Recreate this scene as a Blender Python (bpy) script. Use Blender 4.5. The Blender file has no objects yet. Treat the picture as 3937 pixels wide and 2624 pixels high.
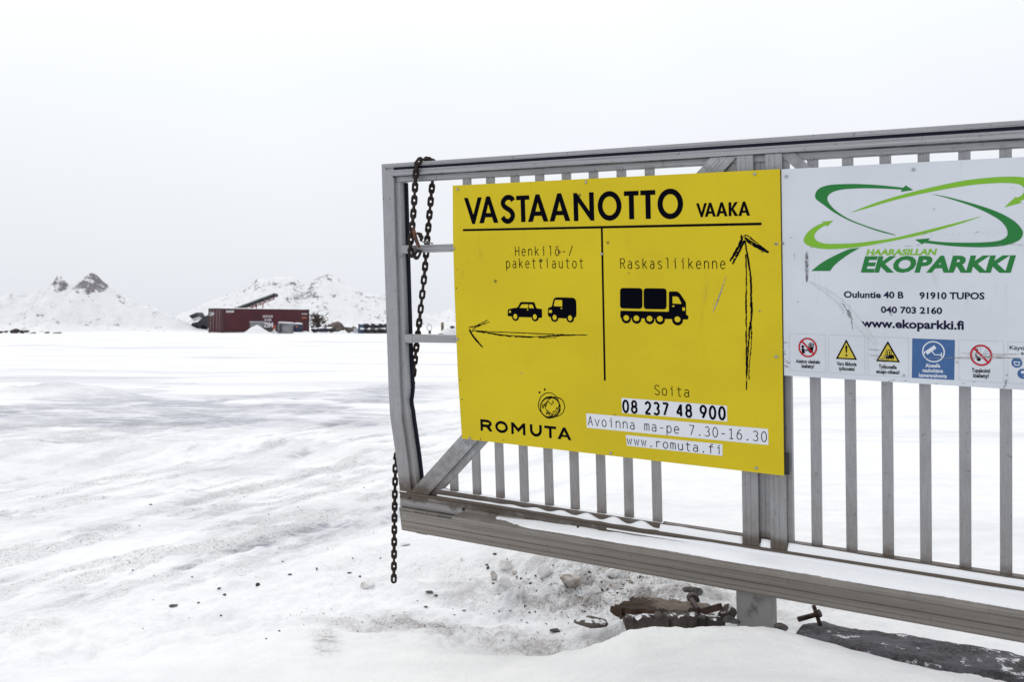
import bpy, bmesh, math, random
import numpy as np
from mathutils import Vector, Matrix
from mathutils.geometry import tessellate_polygon
random.seed(7)
rng = np.random.default_rng(11)
sc = bpy.context.scene
COL = sc.collection

# ------------------------------------------------------------------ camera
EYE = 1.45                              # eye height above the yard
FPX, CX, CY = 3396.6, 1968.5, 1229.8    # focal length, centre and horizon of the photograph in its pixels
cd = bpy.data.cameras.new('camera'); cam = bpy.data.objects.new('camera', cd); COL.objects.link(cam)
cam.location = (0, 0, EYE); cam.rotation_euler = (math.radians(90), 0, 0)
cd.sensor_width = 36; cd.lens = 36 * FPX / 3937; cd.shift_y = -(1312 - CY) / 3937
cd.clip_start = .05; cd.clip_end = 8000
cd.dof.use_dof = True; cd.dof.focus_distance = 3.7; cd.dof.aperture_fstop = 5.6
sc.camera = cam

# ------------------------------------------------------------------ world, sun, exposure
SUN_EL, SUN_AZ = math.radians(38), math.radians(-25)
w = bpy.data.worlds.new('World'); sc.world = w; w.use_nodes = True
nt = w.node_tree; nt.nodes.clear()
wo = nt.nodes.new('ShaderNodeOutputWorld')
sky = nt.nodes.new('ShaderNodeTexSky'); sky.sky_type = 'NISHITA'; sky.sun_disc = False
sky.sun_elevation = SUN_EL; sky.sun_rotation = SUN_AZ; sky.dust_density = 4
b1 = nt.nodes.new('ShaderNodeBackground'); b1.inputs[1].default_value = .08
nt.links.new(sky.outputs[0], b1.inputs[0])
tc = nt.nodes.new('ShaderNodeTexCoord'); sx = nt.nodes.new('ShaderNodeSeparateXYZ')
nt.links.new(tc.outputs['Generated'], sx.inputs[0])
rp = nt.nodes.new('ShaderNodeValToRGB'); nt.links.new(sx.outputs[2], rp.inputs[0])
el = rp.color_ramp.elements
for p, c in ((0, (.735, .772, .825)), (.10, (.77, .797, .84)), (.22, (.80, .818, .85)), (.36, (.815, .825, .845)), (.55, (.93, .935, .945)), (1, (1.27, 1.27, 1.28))):
    e = el[0] if p == 0 else (el[1] if p == 1 else el.new(p))
    e.position = p; e.color = (*c, 1)
cn = nt.nodes.new('ShaderNodeTexNoise'); cn.inputs['Scale'].default_value = 1.6; cn.inputs['Detail'].default_value = 3
nt.links.new(tc.outputs['Generated'], cn.inputs['Vector'])
mr = nt.nodes.new('ShaderNodeMapRange'); mr.inputs[1].default_value = .3; mr.inputs[2].default_value = .7; mr.inputs[3].default_value = .96; mr.inputs[4].default_value = 1.04
nt.links.new(cn.outputs[0], mr.inputs[0])
vm = nt.nodes.new('ShaderNodeVectorMath'); vm.operation = 'SCALE'
nt.links.new(rp.outputs[0], vm.inputs[0]); nt.links.new(mr.outputs[0], vm.inputs['Scale'])
b2 = nt.nodes.new('ShaderNodeBackground'); nt.links.new(vm.outputs[0], b2.inputs[0])
mx = nt.nodes.new('ShaderNodeMixShader'); mx.inputs[0].default_value = .97      # thick overcast over the clear sky
nt.links.new(b1.outputs[0], mx.inputs[1]); nt.links.new(b2.outputs[0], mx.inputs[2]); nt.links.new(mx.outputs[0], wo.inputs[0])
sl = bpy.data.lights.new('sun', 'SUN'); sl.energy = .5; sl.angle = math.radians(20); sl.color = (1, .97, .93)
so = bpy.data.objects.new('sun', sl); COL.objects.link(so)
sd = Vector((math.sin(SUN_AZ) * math.cos(SUN_EL), math.cos(SUN_AZ) * math.cos(SUN_EL), math.sin(SUN_EL)))
so.rotation_euler = sd.to_track_quat('Z', 'Y').to_euler()
sc.view_settings.view_transform = 'Standard'; sc.view_settings.look = 'None'
sc.view_settings.gamma = 1; sc.view_settings.use_curve_mapping = False; sc.view_settings.exposure = .10

# ------------------------------------------------------------------ object helpers
def tag(o, label, cat, group=None):
    o['label'] = label; o['category'] = cat
    if group: o['group'] = group
    return o
def kind(o, k):
    o['kind'] = k; return o
def empty(name, loc, label, cat, group=None):
    o = bpy.data.objects.new(name, None); COL.objects.link(o); o.location = loc; o.empty_display_size = .1
    return tag(o, label, cat, group)
def wloc(o):
    v = Vector((0, 0, 0))
    while o is not None:
        v += o.location; o = o.parent
    return v
class MB:
    def __init__(s): s.v = []; s.f = []; s.m = []; s.st = []
    def add(s, verts, faces, mat=0, st=None):
        o = len(s.v); s.v += [tuple(x) for x in verts]; s.f += [tuple(i + o for i in f) for f in faces]; s.m += [mat] * len(faces)
        s.st += list(st) if st is not None else [(0, 0, 0)] * len(verts)
        return s
    def build(s, name, mats, parent=None, smooth=False, loc=None, bevel=0):
        me = bpy.data.meshes.new(name)
        off = wloc(parent) if parent is not None else Vector(loc or (0, 0, 0))
        me.from_pydata([(x - off.x, y - off.y, z - off.z) for x, y, z in s.v], [], s.f)
        for m in (mats if isinstance(mats, (list, tuple)) else [mats]): me.materials.append(m)
        if any(s.m): me.polygons.foreach_set('material_index', s.m)
        if smooth: me.polygons.foreach_set('use_smooth', [True] * len(me.polygons))
        at = me.attributes.new('st', 'FLOAT_VECTOR', 'POINT')
        at.data.foreach_set('vector', np.array(s.st, dtype=np.float32).ravel())
        me.update()
        o = bpy.data.objects.new(name, me); COL.objects.link(o)
        if parent is not None: o.parent = parent
        else: o.location = off
        if bevel:
            md = o.modifiers.new('bevel', 'BEVEL'); md.width = bevel; md.segments = 2; md.limit_method = 'ANGLE'
        return o
    def box(s, c, d, R=None, mat=0):
        R = R or Matrix.Identity(3)
        P = [Vector(c) + R @ Vector((d[0] * i / 2, d[1] * j / 2, d[2] * k / 2)) for i in (-1, 1) for j in (-1, 1) for k in (-1, 1)]
        return s.add(P, [(0, 1, 3, 2), (4, 6, 7, 5), (0, 4, 5, 1), (2, 3, 7, 6), (0, 2, 6, 4), (1, 5, 7, 3)], mat, [(p.x, p.z, p.y) for p in P])
    def tube(s, pts, r, seg=8, mat=0, caps=True):
        pts = [Vector(p) for p in pts]; n = len(pts); V = []; Fc = []
        rr = r if isinstance(r, (list, tuple)) else [r] * n
        up = None
        for i, p in enumerate(pts):
            d = (pts[min(i + 1, n - 1)] - pts[max(i - 1, 0)]).normalized()
            if up is None: up = Vector((0, 0, 1)) if abs(d.z) < .9 else Vector((1, 0, 0))
            x = d.cross(up).normalized(); up = x.cross(d).normalized()
            for k in range(seg):
                a = 2 * math.pi * k / seg
                V.append(p + x * math.cos(a) * rr[i] + up * math.sin(a) * rr[i])
        for i in range(n - 1):
            for k in range(seg):
                Fc.append((i * seg + k, i * seg + (k + 1) % seg, (i + 1) * seg + (k + 1) % seg, (i + 1) * seg + k))
        if caps: Fc += [tuple(range(seg))[::-1], tuple((n - 1) * seg + k for k in range(seg))]
        return s.add(V, Fc, mat, [(v.x, v.z, v.y) for v in V])
    def disc(s, c, x, y, seg=16, mat=0):
        c = Vector(c); V = [c + x * math.cos(2 * math.pi * k / seg) + y * math.sin(2 * math.pi * k / seg) for k in range(seg)]
        return s.add(V, [tuple(range(seg))], mat)

# numpy value noise
def _h(ix, iy, seed):
    n = (ix.astype(np.int64) * 374761393 + iy.astype(np.int64) * 668265263 + seed * 974634777) & 0xffffffff
    n = ((n ^ (n >> 13)) * 1274126177) & 0xffffffff
    return ((n ^ (n >> 16)) & 0xffff) / 65535.0
def vn(x, y, seed=0):
    ix = np.floor(x); iy = np.floor(y); fx = x - ix; fy = y - iy
    fx = fx * fx * fx * (fx * (fx * 6 - 15) + 10); fy = fy * fy * fy * (fy * (fy * 6 - 15) + 10)
    a = _h(ix, iy, seed); b = _h(ix + 1, iy, seed); c = _h(ix, iy + 1, seed); d = _h(ix + 1, iy + 1, seed)
    return (a * (1 - fx) + b * fx) * (1 - fy) + (c * (1 - fx) + d * fx) * fy
def fbm(x, y, seed=0, oc=4, g=.5):
    r = 0; a = 1; t = 0
    for i in range(oc):
        r = r + a * vn(x * 2 ** i + 17.3 * i, y * 2 ** i - 9.1 * i, seed + i); t += a; a *= g
    return r / t
def ss(a, b, x):
    t = np.clip((x - a) / (b - a), 0, 1); return t * t * (3 - 2 * t)

# ------------------------------------------------------------------ materials
def mat(name, base, rough=.6, metal=0, spec=.5):
    m = bpy.data.materials.new(name); m.use_nodes = True
    p = m.node_tree.nodes['Principled BSDF']
    p.inputs['Base Color'].default_value = (*base, 1); p.inputs['Roughness'].default_value = rough
    p.inputs['Metallic'].default_value = metal; p.inputs['Specular IOR Level'].default_value = spec
    return m
class N:
    """small node wiring helper"""
    def __init__(s, m): s.t = m.node_tree; s.p = s.t.nodes['Principled BSDF']
    def n(s, k, **kw):
        x = s.t.nodes.new('ShaderNode' + k)
        for a, b in kw.items(): setattr(x, a, b)
        return x
    def l(s, a, b): s.t.links.new(a, b)
    def attr(s, name):
        return s.n('Attribute', attribute_name=name)
    def coord(s, src='Object', scale=(1, 1, 1)):
        if src == 'st': o = s.attr('st').outputs['Vector']
        elif src == 'World': o = s.n('NewGeometry').outputs['Position']
        else: o = s.n('TexCoord').outputs[src]
        mp = s.n('Mapping'); mp.inputs['Scale'].default_value = scale; s.l(o, mp.inputs['Vector']); return mp.outputs[0]
    def noise(s, vec, scale=5, detail=4, rough=.55):
        x = s.n('TexNoise'); x.inputs['Scale'].default_value = scale; x.inputs['Detail'].default_value = detail; x.inputs['Roughness'].default_value = rough
        s.l(vec, x.inputs['Vector']); return x.outputs[0]
    def rng(s, v, a, b, c=0, d=1):
        x = s.n('MapRange'); x.interpolation_type = 'SMOOTHSTEP'
        for i, q in enumerate((a, b, c, d)): x.inputs[i + 1].default_value = q
        s.l(v, x.inputs[0]); return x.outputs[0]
    def math(s, op, a, b):
        x = s.n('Math', operation=op)
        for i, q in enumerate((a, b)):
            if isinstance(q, (int, float)): x.inputs[i].default_value = q
            else: s.l(q, x.inputs[i])
        return x.outputs[0]
    def mix(s, f, a, b):
        x = s.n('Mix', data_type='RGBA')
        for i, q in ((0, f), (6, a), (7, b)):
            if isinstance(q, (int, float)): x.inputs[i].default_value = q
            elif isinstance(q, tuple): x.inputs[i].default_value = (*q, 1)
            else: s.l(q, x.inputs[i])
        return x.outputs[2]
    def color(s, c): s.l(c, s.p.inputs['Base Color'])
    def bump(s, h, strength=.3, dist=.01):
        x = s.n('Bump'); x.inputs['Strength'].default_value = strength; x.inputs['Distance'].default_value = dist
        s.l(h, x.inputs['Height']); s.l(x.outputs[0], s.p.inputs['Normal'])

def noisy(name, c1, c2, scale=4, rough=.8, metal=0, bump=0, src='Object', stretch=(1, 1, 1), lo=.35, hi=.65, dist=.01):
    m = mat(name, c1, rough, metal); k = N(m); v = k.coord(src, stretch); q = k.noise(v, scale, 5)
    k.color(k.mix(k.rng(q, lo, hi), c1, c2))
    if bump: k.bump(k.noise(v, scale * 3, 5), bump, dist)
    return m

def aluminium(name, stretch, grime, base=(.308, .310, .326), lines=()):
    """weathered mill-finish profile: drawn streaks along the profile, dull patches, dried road mud low down"""
    m = mat(name, base, .5, .42); k = N(m)
    streak = k.noise(k.coord('World' if stretch[0] > 100 else 'st', (stretch[0], stretch[0], .5) if stretch[0] > 100 else stretch), 1, 3)
    patch = k.noise(k.coord('World', (5, 5, 5)), 1, 6, .65)
    c = k.mix(k.rng(streak, .3, .7), tuple(x * (.88 if stretch[0] > 100 else .78) for x in base), tuple(x * (1.07 if stretch[0] > 100 else 1.18) for x in base))
    c = k.mix(k.math('MULTIPLY', k.rng(patch, .45, .75), .55), c, tuple(x * 1.2 for x in base))
    spx = k.noise(k.coord('World', (60, 60, 60)), 1, 3)
    c = k.mix(k.math('MULTIPLY', k.rng(spx, .62, .72), .5), c, (.09, .085, .08))
    if grime:
        sp = k.n('SeparateXYZ'); k.l(k.attr('st').outputs['Vector'], sp.inputs[0])
        gn = k.noise(k.coord('World', (6, 6, 5)), 1, 5, .65)
        t = k.math('ADD', sp.outputs[1], k.math('MULTIPLY', k.math('SUBTRACT', gn, .5), 1.0))
        mud = k.math('MULTIPLY', k.rng(t, 1.10, 1.75), .46)
        c = k.mix(mud, c, (.160, .127, .098))
        fine = k.noise(k.coord('World', (9, 9, 11)), 1, 5, .7)
        t2 = k.math('ADD', sp.outputs[1], k.math('MULTIPLY', k.math('SUBTRACT', fine, .5), .13))
        splash = k.math('MULTIPLY', k.rng(t2, 1.535, 1.595), k.rng(t2, 1.66, 1.63))
        c = k.mix(k.math('MULTIPLY', splash, .85), c, (.075, .054, .038))
    for (t0_, wd_, amt, cc_) in lines:                         # brown run-off stains, groove dirt, and dark lines painting shade under lips and edges
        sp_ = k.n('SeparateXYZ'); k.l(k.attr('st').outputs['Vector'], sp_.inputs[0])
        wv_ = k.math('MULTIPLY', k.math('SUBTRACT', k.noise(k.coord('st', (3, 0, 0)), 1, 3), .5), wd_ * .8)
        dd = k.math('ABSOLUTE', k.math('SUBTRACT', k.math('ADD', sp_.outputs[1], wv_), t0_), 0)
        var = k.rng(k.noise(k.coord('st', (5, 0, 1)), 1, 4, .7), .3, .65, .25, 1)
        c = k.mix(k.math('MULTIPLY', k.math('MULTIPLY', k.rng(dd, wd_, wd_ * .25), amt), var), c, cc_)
    k.color(c)
    k.l(k.rng(patch, .3, .7, .42, .62), k.p.inputs['Roughness'])
    k.bump(streak, .12, .002)
    return m
M = {}
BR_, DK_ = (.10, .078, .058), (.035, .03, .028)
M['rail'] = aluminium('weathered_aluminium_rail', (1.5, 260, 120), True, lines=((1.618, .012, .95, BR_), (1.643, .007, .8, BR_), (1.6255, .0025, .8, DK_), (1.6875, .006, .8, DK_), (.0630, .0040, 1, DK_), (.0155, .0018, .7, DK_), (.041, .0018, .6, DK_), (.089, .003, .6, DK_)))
M['upright'] = aluminium('weathered_aluminium_upright', (220, 1.5, 120), True)
M['brace'] = aluminium('weathered_aluminium_brace', (30, 30, 100), True)
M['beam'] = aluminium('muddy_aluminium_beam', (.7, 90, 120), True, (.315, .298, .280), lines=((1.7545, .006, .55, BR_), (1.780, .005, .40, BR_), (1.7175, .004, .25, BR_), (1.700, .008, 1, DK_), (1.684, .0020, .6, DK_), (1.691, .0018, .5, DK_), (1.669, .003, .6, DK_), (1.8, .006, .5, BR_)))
M['rubber'] = mat('dark_rubber', (.008, .009, .018), .75, 0, .1)
M['black'] = mat('black_print', (.0025, .0025, .006), .85, 0, .02)
M['dark_gap'] = mat('dark_spacer_and_shade', (.012, .012, .016), .7)
M['screw'] = mat('zinc_screw', (.35, .37, .4), .35, .8)
M['bolt'] = noisy('dark_bolt', (.02, .017, .018), (.05, .03, .025), 60, .6, .4)

def sign_panel(name, base, spot, speck_scale, th=.30):
    m = mat(name, base, .45, 0, .16); k = N(m)
    big = k.noise(k.coord('st', (2, 3, 1)), 1, 4)
    c = k.mix(k.rng(big, .3, .7), tuple(x * .95 for x in base), tuple(min(1, x * 1.04) for x in base))
    vo = k.n('TexVoronoi'); vo.inputs['Scale'].default_value = speck_scale; k.l(k.coord('st', (1, 1, 1)), vo.inputs['Vector'])
    pick = k.n('SeparateColor'); k.l(vo.outputs['Color'], pick.inputs[0])
    sp = k.math('MULTIPLY', k.rng(vo.outputs['Distance'], .10, .04), k.math('GREATER_THAN', pick.outputs[0], .55))
    c = k.mix(k.math('MULTIPLY', sp, th), c, spot)
    dn = k.noise(k.coord('st', (22, 3, 8)), 1, 5, .7)
    c = k.mix(k.math('MULTIPLY', k.rng(dn, .60, .78), .18), c, spot)
    k.color(c); k.bump(k.noise(k.coord('st', (3, 3, 3)), 1, 2), .05, .01)
    return m
M['yellow'] = sign_panel('yellow_sign_sheet', (.575, .448, .0125), (.06, .045, .02), 9, .75)
M['white'] = sign_panel('white_sign_sheet', (.58, .61, .66), (.16, .14, .13), 13, .45)
M['patch'] = mat('white_sticker', (.66, .68, .73), .45, 0, .15)
M['green'] = mat('dark_green_print', (.022, .175, .043), .45, 0, .15)
M['lime'] = mat('light_green_print', (.19, .42, .035), .45, 0, .15)
M['red'] = mat('red_print', (.42, .008, .016), .45, 0, .15)
M['blue'] = noisy('blue_print', (.022, .09, .25), (.028, .10, .27), 20, .45)
M['navy'] = mat('navy_print', (.006, .006, .035), .45, 0, .15)
M['signyellow'] = mat('warning_yellow_print', (.55, .44, .05), .45, 0, .15)
M['whiteprint'] = mat('white_print', (.62, .65, .7), .45, 0, .15)
M['greyline'] = mat('grey_hairline_print', (.43, .46, .52), .5)
M['scuff'] = noisy('grey_scuff', (.10, .10, .12), (.30, .31, .34), 90, .7, lo=.4, hi=.6)
M['smear'] = noisy('pale_scuff', (.50, .52, .56), (.57, .60, .65), 25, .5)
M['scratch'] = noisy('brown_scratch', (.16, .12, .10), (.38, .34, .32), 60, .7, lo=.4, hi=.6)

M['rust'] = noisy('rusty_chain_steel', (.008, .006, .0055), (.030, .015, .010), 60, .75, .35, .4, dist=.002)
M['hook'] = noisy('orange_rust', (.05, .028, .02), (.16, .055, .022), 25, .8, .1, .3, dist=.003)
M['galv'] = noisy('stained_galvanised_steel', (.26, .25, .24), (.09, .08, .075), 11, .7, .1, .25, lo=.52, hi=.70)
M['concrete'] = noisy('broken_concrete', (.115, .095, .082), (.045, .037, .034), 9, .95, 0, .8, dist=.012)
k = N(M['concrete']); geo = k.n('NewGeometry'); sz_ = k.n('SeparateXYZ'); k.l(geo.outputs['True Normal'], sz_.inputs[0])
src_ = k.p.inputs['Base Color'].links[0].from_socket        # wind-blown snow caught on the upward faces
k.color(k.mix(k.math('MULTIPLY', k.rng(sz_.outputs[2], .55, .8), k.rng(k.noise(k.coord('World'), 17, 4), .47, .53)), src_, (.80, .81, .83)))
M['mudslab'] = noisy('brown_crusted_concrete', (.045, .027, .017), (.24, .18, .13), 3.2, .95, 0, .7, lo=.50, hi=.56, dist=.01)
k = N(M['mudslab']); v = k.coord('World'); sp_ = k.n('SeparateXYZ'); k.l(v, sp_.inputs[0])
q = k.math('ADD', sp_.outputs[0], k.math('MULTIPLY', k.math('SUBTRACT', k.noise(v, 14, 4, .7), .5), .22))
k.color(k.mix(k.rng(q, .60, .625), k.mix(k.rng(k.noise(v, 30, 5, .7), .35, .65), (.030, .017, .011), (.075, .045, .028)), k.mix(k.rng(k.noise(v, 40, 5, .7), .35, .65), (.105, .082, .064), (.19, .15, .118))))
M['ironbar'] = noisy('rusty_flat_bar', (.022, .012, .010), (.06, .03, .022), 25, .7, .3, .3)
M['snowcap'] = mat('fresh_snow', (.84, .85, .87), .9, 0, .2)
k = N(M['snowcap']); k.bump(k.noise(k.coord('World', (1, 1, 1)), 140, 4), .25, .004)
def clodmat(name, a, b, c):
    m = mat(name, a, .95, 0, .2); k = N(m); v = k.coord('World')
    q = k.noise(v, 22, 5, .65)
    k.color(k.mix(k.rng(k.noise(v, 9, 3), .40, .66), k.mix(k.rng(q, .45, .7), a, b), c)); k.bump(k.noise(v, 45, 5), .7, .012)
    return m
M['clod'] = clodmat('dirty_snow_clod', (.72, .71, .70), (.50, .46, .42), (.80, .80, .82))
M['brownclod'] = clodmat('brown_ice_clod', (.34, .29, .25), (.16, .13, .11), (.60, .58, .56))
M['stone'] = noisy('dark_stone', (.035, .033, .035), (.10, .09, .085), 30, .9, 0, .6, src='World')

def snow_ground():
    m = mat('yard_snow', (.86, .87, .89), .85, 0, .25); k = N(m)
    wv = k.coord('World')
    fine = k.noise(wv, 55, 5, .6); mid = k.noise(wv, 7, 5, .6); grit = k.noise(wv, 130, 3, .6)
    a = k.attr('dirt'); sp = k.n('SeparateXYZ'); k.l(a.outputs['Vector'], sp.inputs[0])
    lng = k.noise(k.coord('World', (.12, .55, 1)), 1, 6, .65)
    base = k.mix(k.rng(mid, .3, .7), (.80, .81, .83), (.855, .86, .87))
    base = k.mix(k.math('MULTIPLY', k.rng(lng, .46, .66), .75), base, (.62, .635, .665))
    strk = k.noise(k.coord('World', (2.2, 9, 1)), 1, 5, .7)
    ice = k.math('MULTIPLY', k.math('MULTIPLY', sp.outputs[1], k.rng(strk, .36, .56, .25, 1)), k.rng(fine, .2, .6, .6, 1))
    c = k.mix(ice, base, (.23, .245, .30))
    d = k.math('MULTIPLY', sp.outputs[0], k.rng(fine, .35, .62, .35, 1))
    c = k.mix(d, c, (.40, .375, .375))
    g = k.math('MULTIPLY', k.rng(grit, .57, .66), sp.outputs[2])
    c = k.mix(g, c, (.13, .118, .108))
    blot = k.noise(wv, 26, 4, .65)
    g2 = k.math('MULTIPLY', k.rng(blot, .53, .64), k.math('MULTIPLY', sp.outputs[2], .5))
    c = k.mix(g2, c, (.56, .535, .50))
    g3 = k.math('MULTIPLY', k.rng(k.noise(wv, 42, 3, .6), .60, .66), sp.outputs[2])
    c = k.mix(g3, c, (.22, .20, .18))
    k.color(c)
    h = k.math('ADD', k.math('MULTIPLY', fine, .55), k.math('MULTIPLY', grit, .3))
    h = k.math('MULTIPLY', h, k.rng(sp.outputs[2], 0, .5, .38, 1))
    k.bump(h, .8, .028)
    return m
M['ground'] = snow_ground()
def hill_snow():
    m = mat('hill_snow', (.86, .87, .89), .9, 0, .2); k = N(m); wv = k.coord('World', (1, 1, 1))
    n1 = k.noise(wv, 1.1, 6, .7); n2 = k.noise(wv, .28, 4, .6)
    a = k.attr('dirt'); sp = k.n('SeparateXYZ'); k.l(a.outputs['Vector'], sp.inputs[0])
    f = k.math('ADD', n1, k.math('MULTIPLY', k.math('SUBTRACT', n2, .5), .5))
    n3 = k.noise(k.coord('World', (1, 1, 2.2)), 2.6, 6, .75)
    f = k.math('ADD', f, k.math('MULTIPLY', k.math('SUBTRACT', n3, .5), .45))
    f = k.math('ADD', f, k.math('MULTIPLY', sp.outputs[0], .21))
    c = k.mix(k.rng(f, .60, .72), (.80, .805, .82), (.21, .20, .21))
    k.color(c); k.bump(n1, .8, .35)
    return m
M['hill'] = hill_snow()
def gravel():
    m = mat('dark_gravel', (.1, .1, .11), .85, 0, .4); k = N(m); wv = k.coord('World')
    q = k.noise(wv, 60, 5, .75); p = k.noise(k.coord('World', (5, 9, 5)), 1, 5, .7)
    c = k.mix(k.rng(q, .35, .65), (.022, .021, .025), (.085, .082, .092))
    c = k.mix(k.math('MULTIPLY', k.rng(p, .46, .60), .75), c, (.105, .105, .125))
    fr = k.noise(wv, 13, 6, .72)
    c = k.mix(k.rng(fr, .57, .64), c, (.66, .67, .70))
    c = k.mix(k.rng(k.noise(wv, 90, 2), .66, .72), c, (.14, .08, .06))
    k.color(c); k.bump(q, .6, .012)
    return m
M['gravel'] = gravel()

# ------------------------------------------------------------------ gate frame of reference (s along the gate, t down, n towards the road)
S = np.array([6067, 216, -FPX]); S = S / np.linalg.norm(S)
T = np.array([.030, 1, .054])                      # the old gate hangs a little out of square
NN = np.cross(T, S); NN = NN / np.linalg.norm(NN)
if NN[2] > 0: NN = -NN
O = np.array([(1466 - CX) / FPX * 4.32, (631 - CY) / FPX * 4.32, 4.32])
def gw(s, t, n=0):
    p = O + s * S + t * T + n * NN
    return Vector((p[0], p[2], EYE - p[1]))
def gp(x, y, n=0):
    """point of the gate's plane (offset n) as measured on the photograph -> (s, t)"""
    r = np.array([(x - CX) / FPX, (y - CY) / FPX, 1.])
    a = np.linalg.solve(np.stack([S, T, -r], 1), -(O + n * NN)); return a[0], a[1]
def gpw(x, y, n=0): return gw(*gp(x, y, n), n)
# plan coordinates relative to the gate line at the ground
GP0 = np.array([O[0] + T[0] * 1.9, O[2] + T[2] * 1.9]); GD = np.array([S[0], S[2]]); GD = GD / np.linalg.norm(GD)
GB = np.array([NN[0], NN[2]]); GB = GB / np.linalg.norm(GB)

# ------------------------------------------------------------------ ground
EX = [-30, -6, -3, -1.75, -1.03, -.40, .15, .45, .95, 1.3, 1.74, 3, 30]
EY = [2.0, 2.6, 3.3, 3.85, 4.30, 4.10, 3.74, 3.50, 3.47, 3.30, 3.06, 2.32, 2.0]
EH = [.02, .03, .05, .07, .08, .09, .10, .155, .120, .075, .045, .04, .04]
EW = [1.0, 1.0, .9, .7, .6, .55, .35, .17, .12, .14, .16, .3, 1]
def ground(X, Y, fine=True):
    a = (X - GP0[0]) * GD[0] + (Y - GP0[1]) * GD[1]
    b = (X - GP0[0]) * GB[0] + (Y - GP0[1]) * GB[1]
    R = np.hypot(X, Y)
    wob = (fbm(X * 1.7, Y * 1.7, 3) - .5) * .16 * ss(-.2, -1.2, X) + (fbm(X * 9, Y * 9, 5) - .5) * .05
    e = np.interp(X, EX, EY) - Y + wob * (1 - .6 * ss(.2, .5, X))
    dr = ss(0, 1, e / np.interp(X, EX, EW))
    drift = np.interp(X, EX, EH) * dr
    drift = drift + .05 * (fbm(X * .9 + 3, Y * .9, 21, 2) - .5) * ss(.1, .8, e)
    plat = .17 * ss(-.2, .9, X) * (1 - .6 * ss(3.5, 9, -b)) 
    bank = (.16 - .06 * ss(.2, 1.2, X)) * ss(.35, 1.3, -b) * ss(-.9, .5, a) * (1 - .7 * ss(3.5, 9, -b)) + plat
    # trampled strip between the road and the drift
    tramp = ss(-1.9, -.1, e) * (1 - ss(.0, .35, e)) * (1 - ss(1.6, 2.0, a))
    rub = np.exp(-((a - .95) / .70) ** 2) * ss(.05, .3, -b) * (1 - ss(.75, 1.15, -b))
    along = X * .42 + Y * .907; across = X * .907 - Y * .42
    road = ss(3.6, 5.0, Y) * (1 - ss(10, 15, Y)) * (1 - ss(-.9, -.2, X)) * (1 - tramp)
    Z = drift + bank
    Z = Z + tramp * .065 * (fbm(X * 4, Y * 4, 31, 5, .55) - .5) * 2 + rub * (.13 * (fbm(X * 5, Y * 5, 33, 5, .6) - .4) + .22 * np.clip(fbm(X * 10, Y * 10, 35, 4, .6) - .52, 0, 1))
    Z = Z + road * (.055 * (fbm(across * 2.2, along * .25, 41, 4) - .5) + .02 * (fbm(across * 9, along * 2.2, 43, 4, .6) - .5))
    trk = 0
    for c_, am in ((-2.95, .6), (-3.5, .9), (-3.78, .8), (-4.35, .7), (-4.62, .9), (-5.2, .7), (-5.9, 1), (-6.2, .9), (-7.1, .8), (-7.45, .8), (-8.6, .7)):
        q_ = across - c_ - .22 * (fbm(along * .22 + c_, along * 0, 45, 2) - .5) - .012 * (along - 6) ** 2 * .5
        trk = trk + am * np.exp(-(q_ / .085) ** 2) * ss(.36, .56, fbm(along * .7 + c_ * 3, across * .7, 47, 3))
    trk = np.clip(trk, 0, 1.3) * ss(4.0, 5.2, Y) * (1 - ss(16, 26, Y)) * (1 - tramp) * (1 - ss(-.8, -.3, X))
    Z = Z - trk * (.034 + .028 * (fbm(along * 9, across * 6, 49, 3) - .5)) + .03 * np.clip(fbm(X * 7, Y * 7, 48, 4, .6) - .48, 0, 1) * road * 2
    far = ss(8, 14, Y)
    Z = Z + far * (.12 * (fbm(X * .22, Y * .12, 51, 4) - .5)) * (1 - ss(60, 90, R))
    # ploughed ridge, the little heap by the ice and the swell in front of the far yard
    ry = 9.6 + .10 * (X + 3.5) + .25 * (fbm(X * .8, Y * 0 + 2, 61) - .5)
    Z = Z + .10 * np.exp(-((Y - ry) / .45) ** 2) * ss(-1.2, -2.0, X) * ss(-7, -5.2, X) * (.5 + fbm(X * 6, Y * 6, 63))
    Z = Z + .22 * np.exp(-((X + 8.9) / 1.1) ** 2 - ((Y - 17.0) / .9) ** 2) * (.6 + .8 * fbm(X * 5, Y * 5, 65))
    Z = Z + .10 * np.exp(-((X + 9) / 5) ** 2 - ((Y - 13.6) / .8) ** 2)
    Z = Z + .03 * ss(40, 90, Y)
    if fine: Z = Z + .006 * (fbm(X * 22, Y * 22, 71, 3) - .5) * (1 - ss(9, 16, R)) * (1 - .75 * ss(.15, .6, e))
    # attributes: x = brown dirt, y = ice / worn grey, z = grit and roughness
    icy = (1 - np.exp(-((X + 8.9) / 1.6) ** 2 - ((Y - 17.0) / 1.5) ** 2)) * ss(10.6, 12.5, Y) * (1 - ss(17.5, 22, Y)) * ss(-10.5, -7.5, X) * (1 - ss(-2.6, -.8, X))
    ic = ss(.45, .60, fbm(X * .55, Y * .62, 81, 5, .55)) * icy
    ic = ic * (1 - .6 * ss(.5, .7, fbm(X * .5, Y * 4, 83, 4)))
    ic = ic + .35 * ss(.52, .72, fbm(X * .10 + 5, Y * .28, 85, 4)) * ss(14, 22, Y) * (1 - ss(60, 80, Y))
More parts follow.
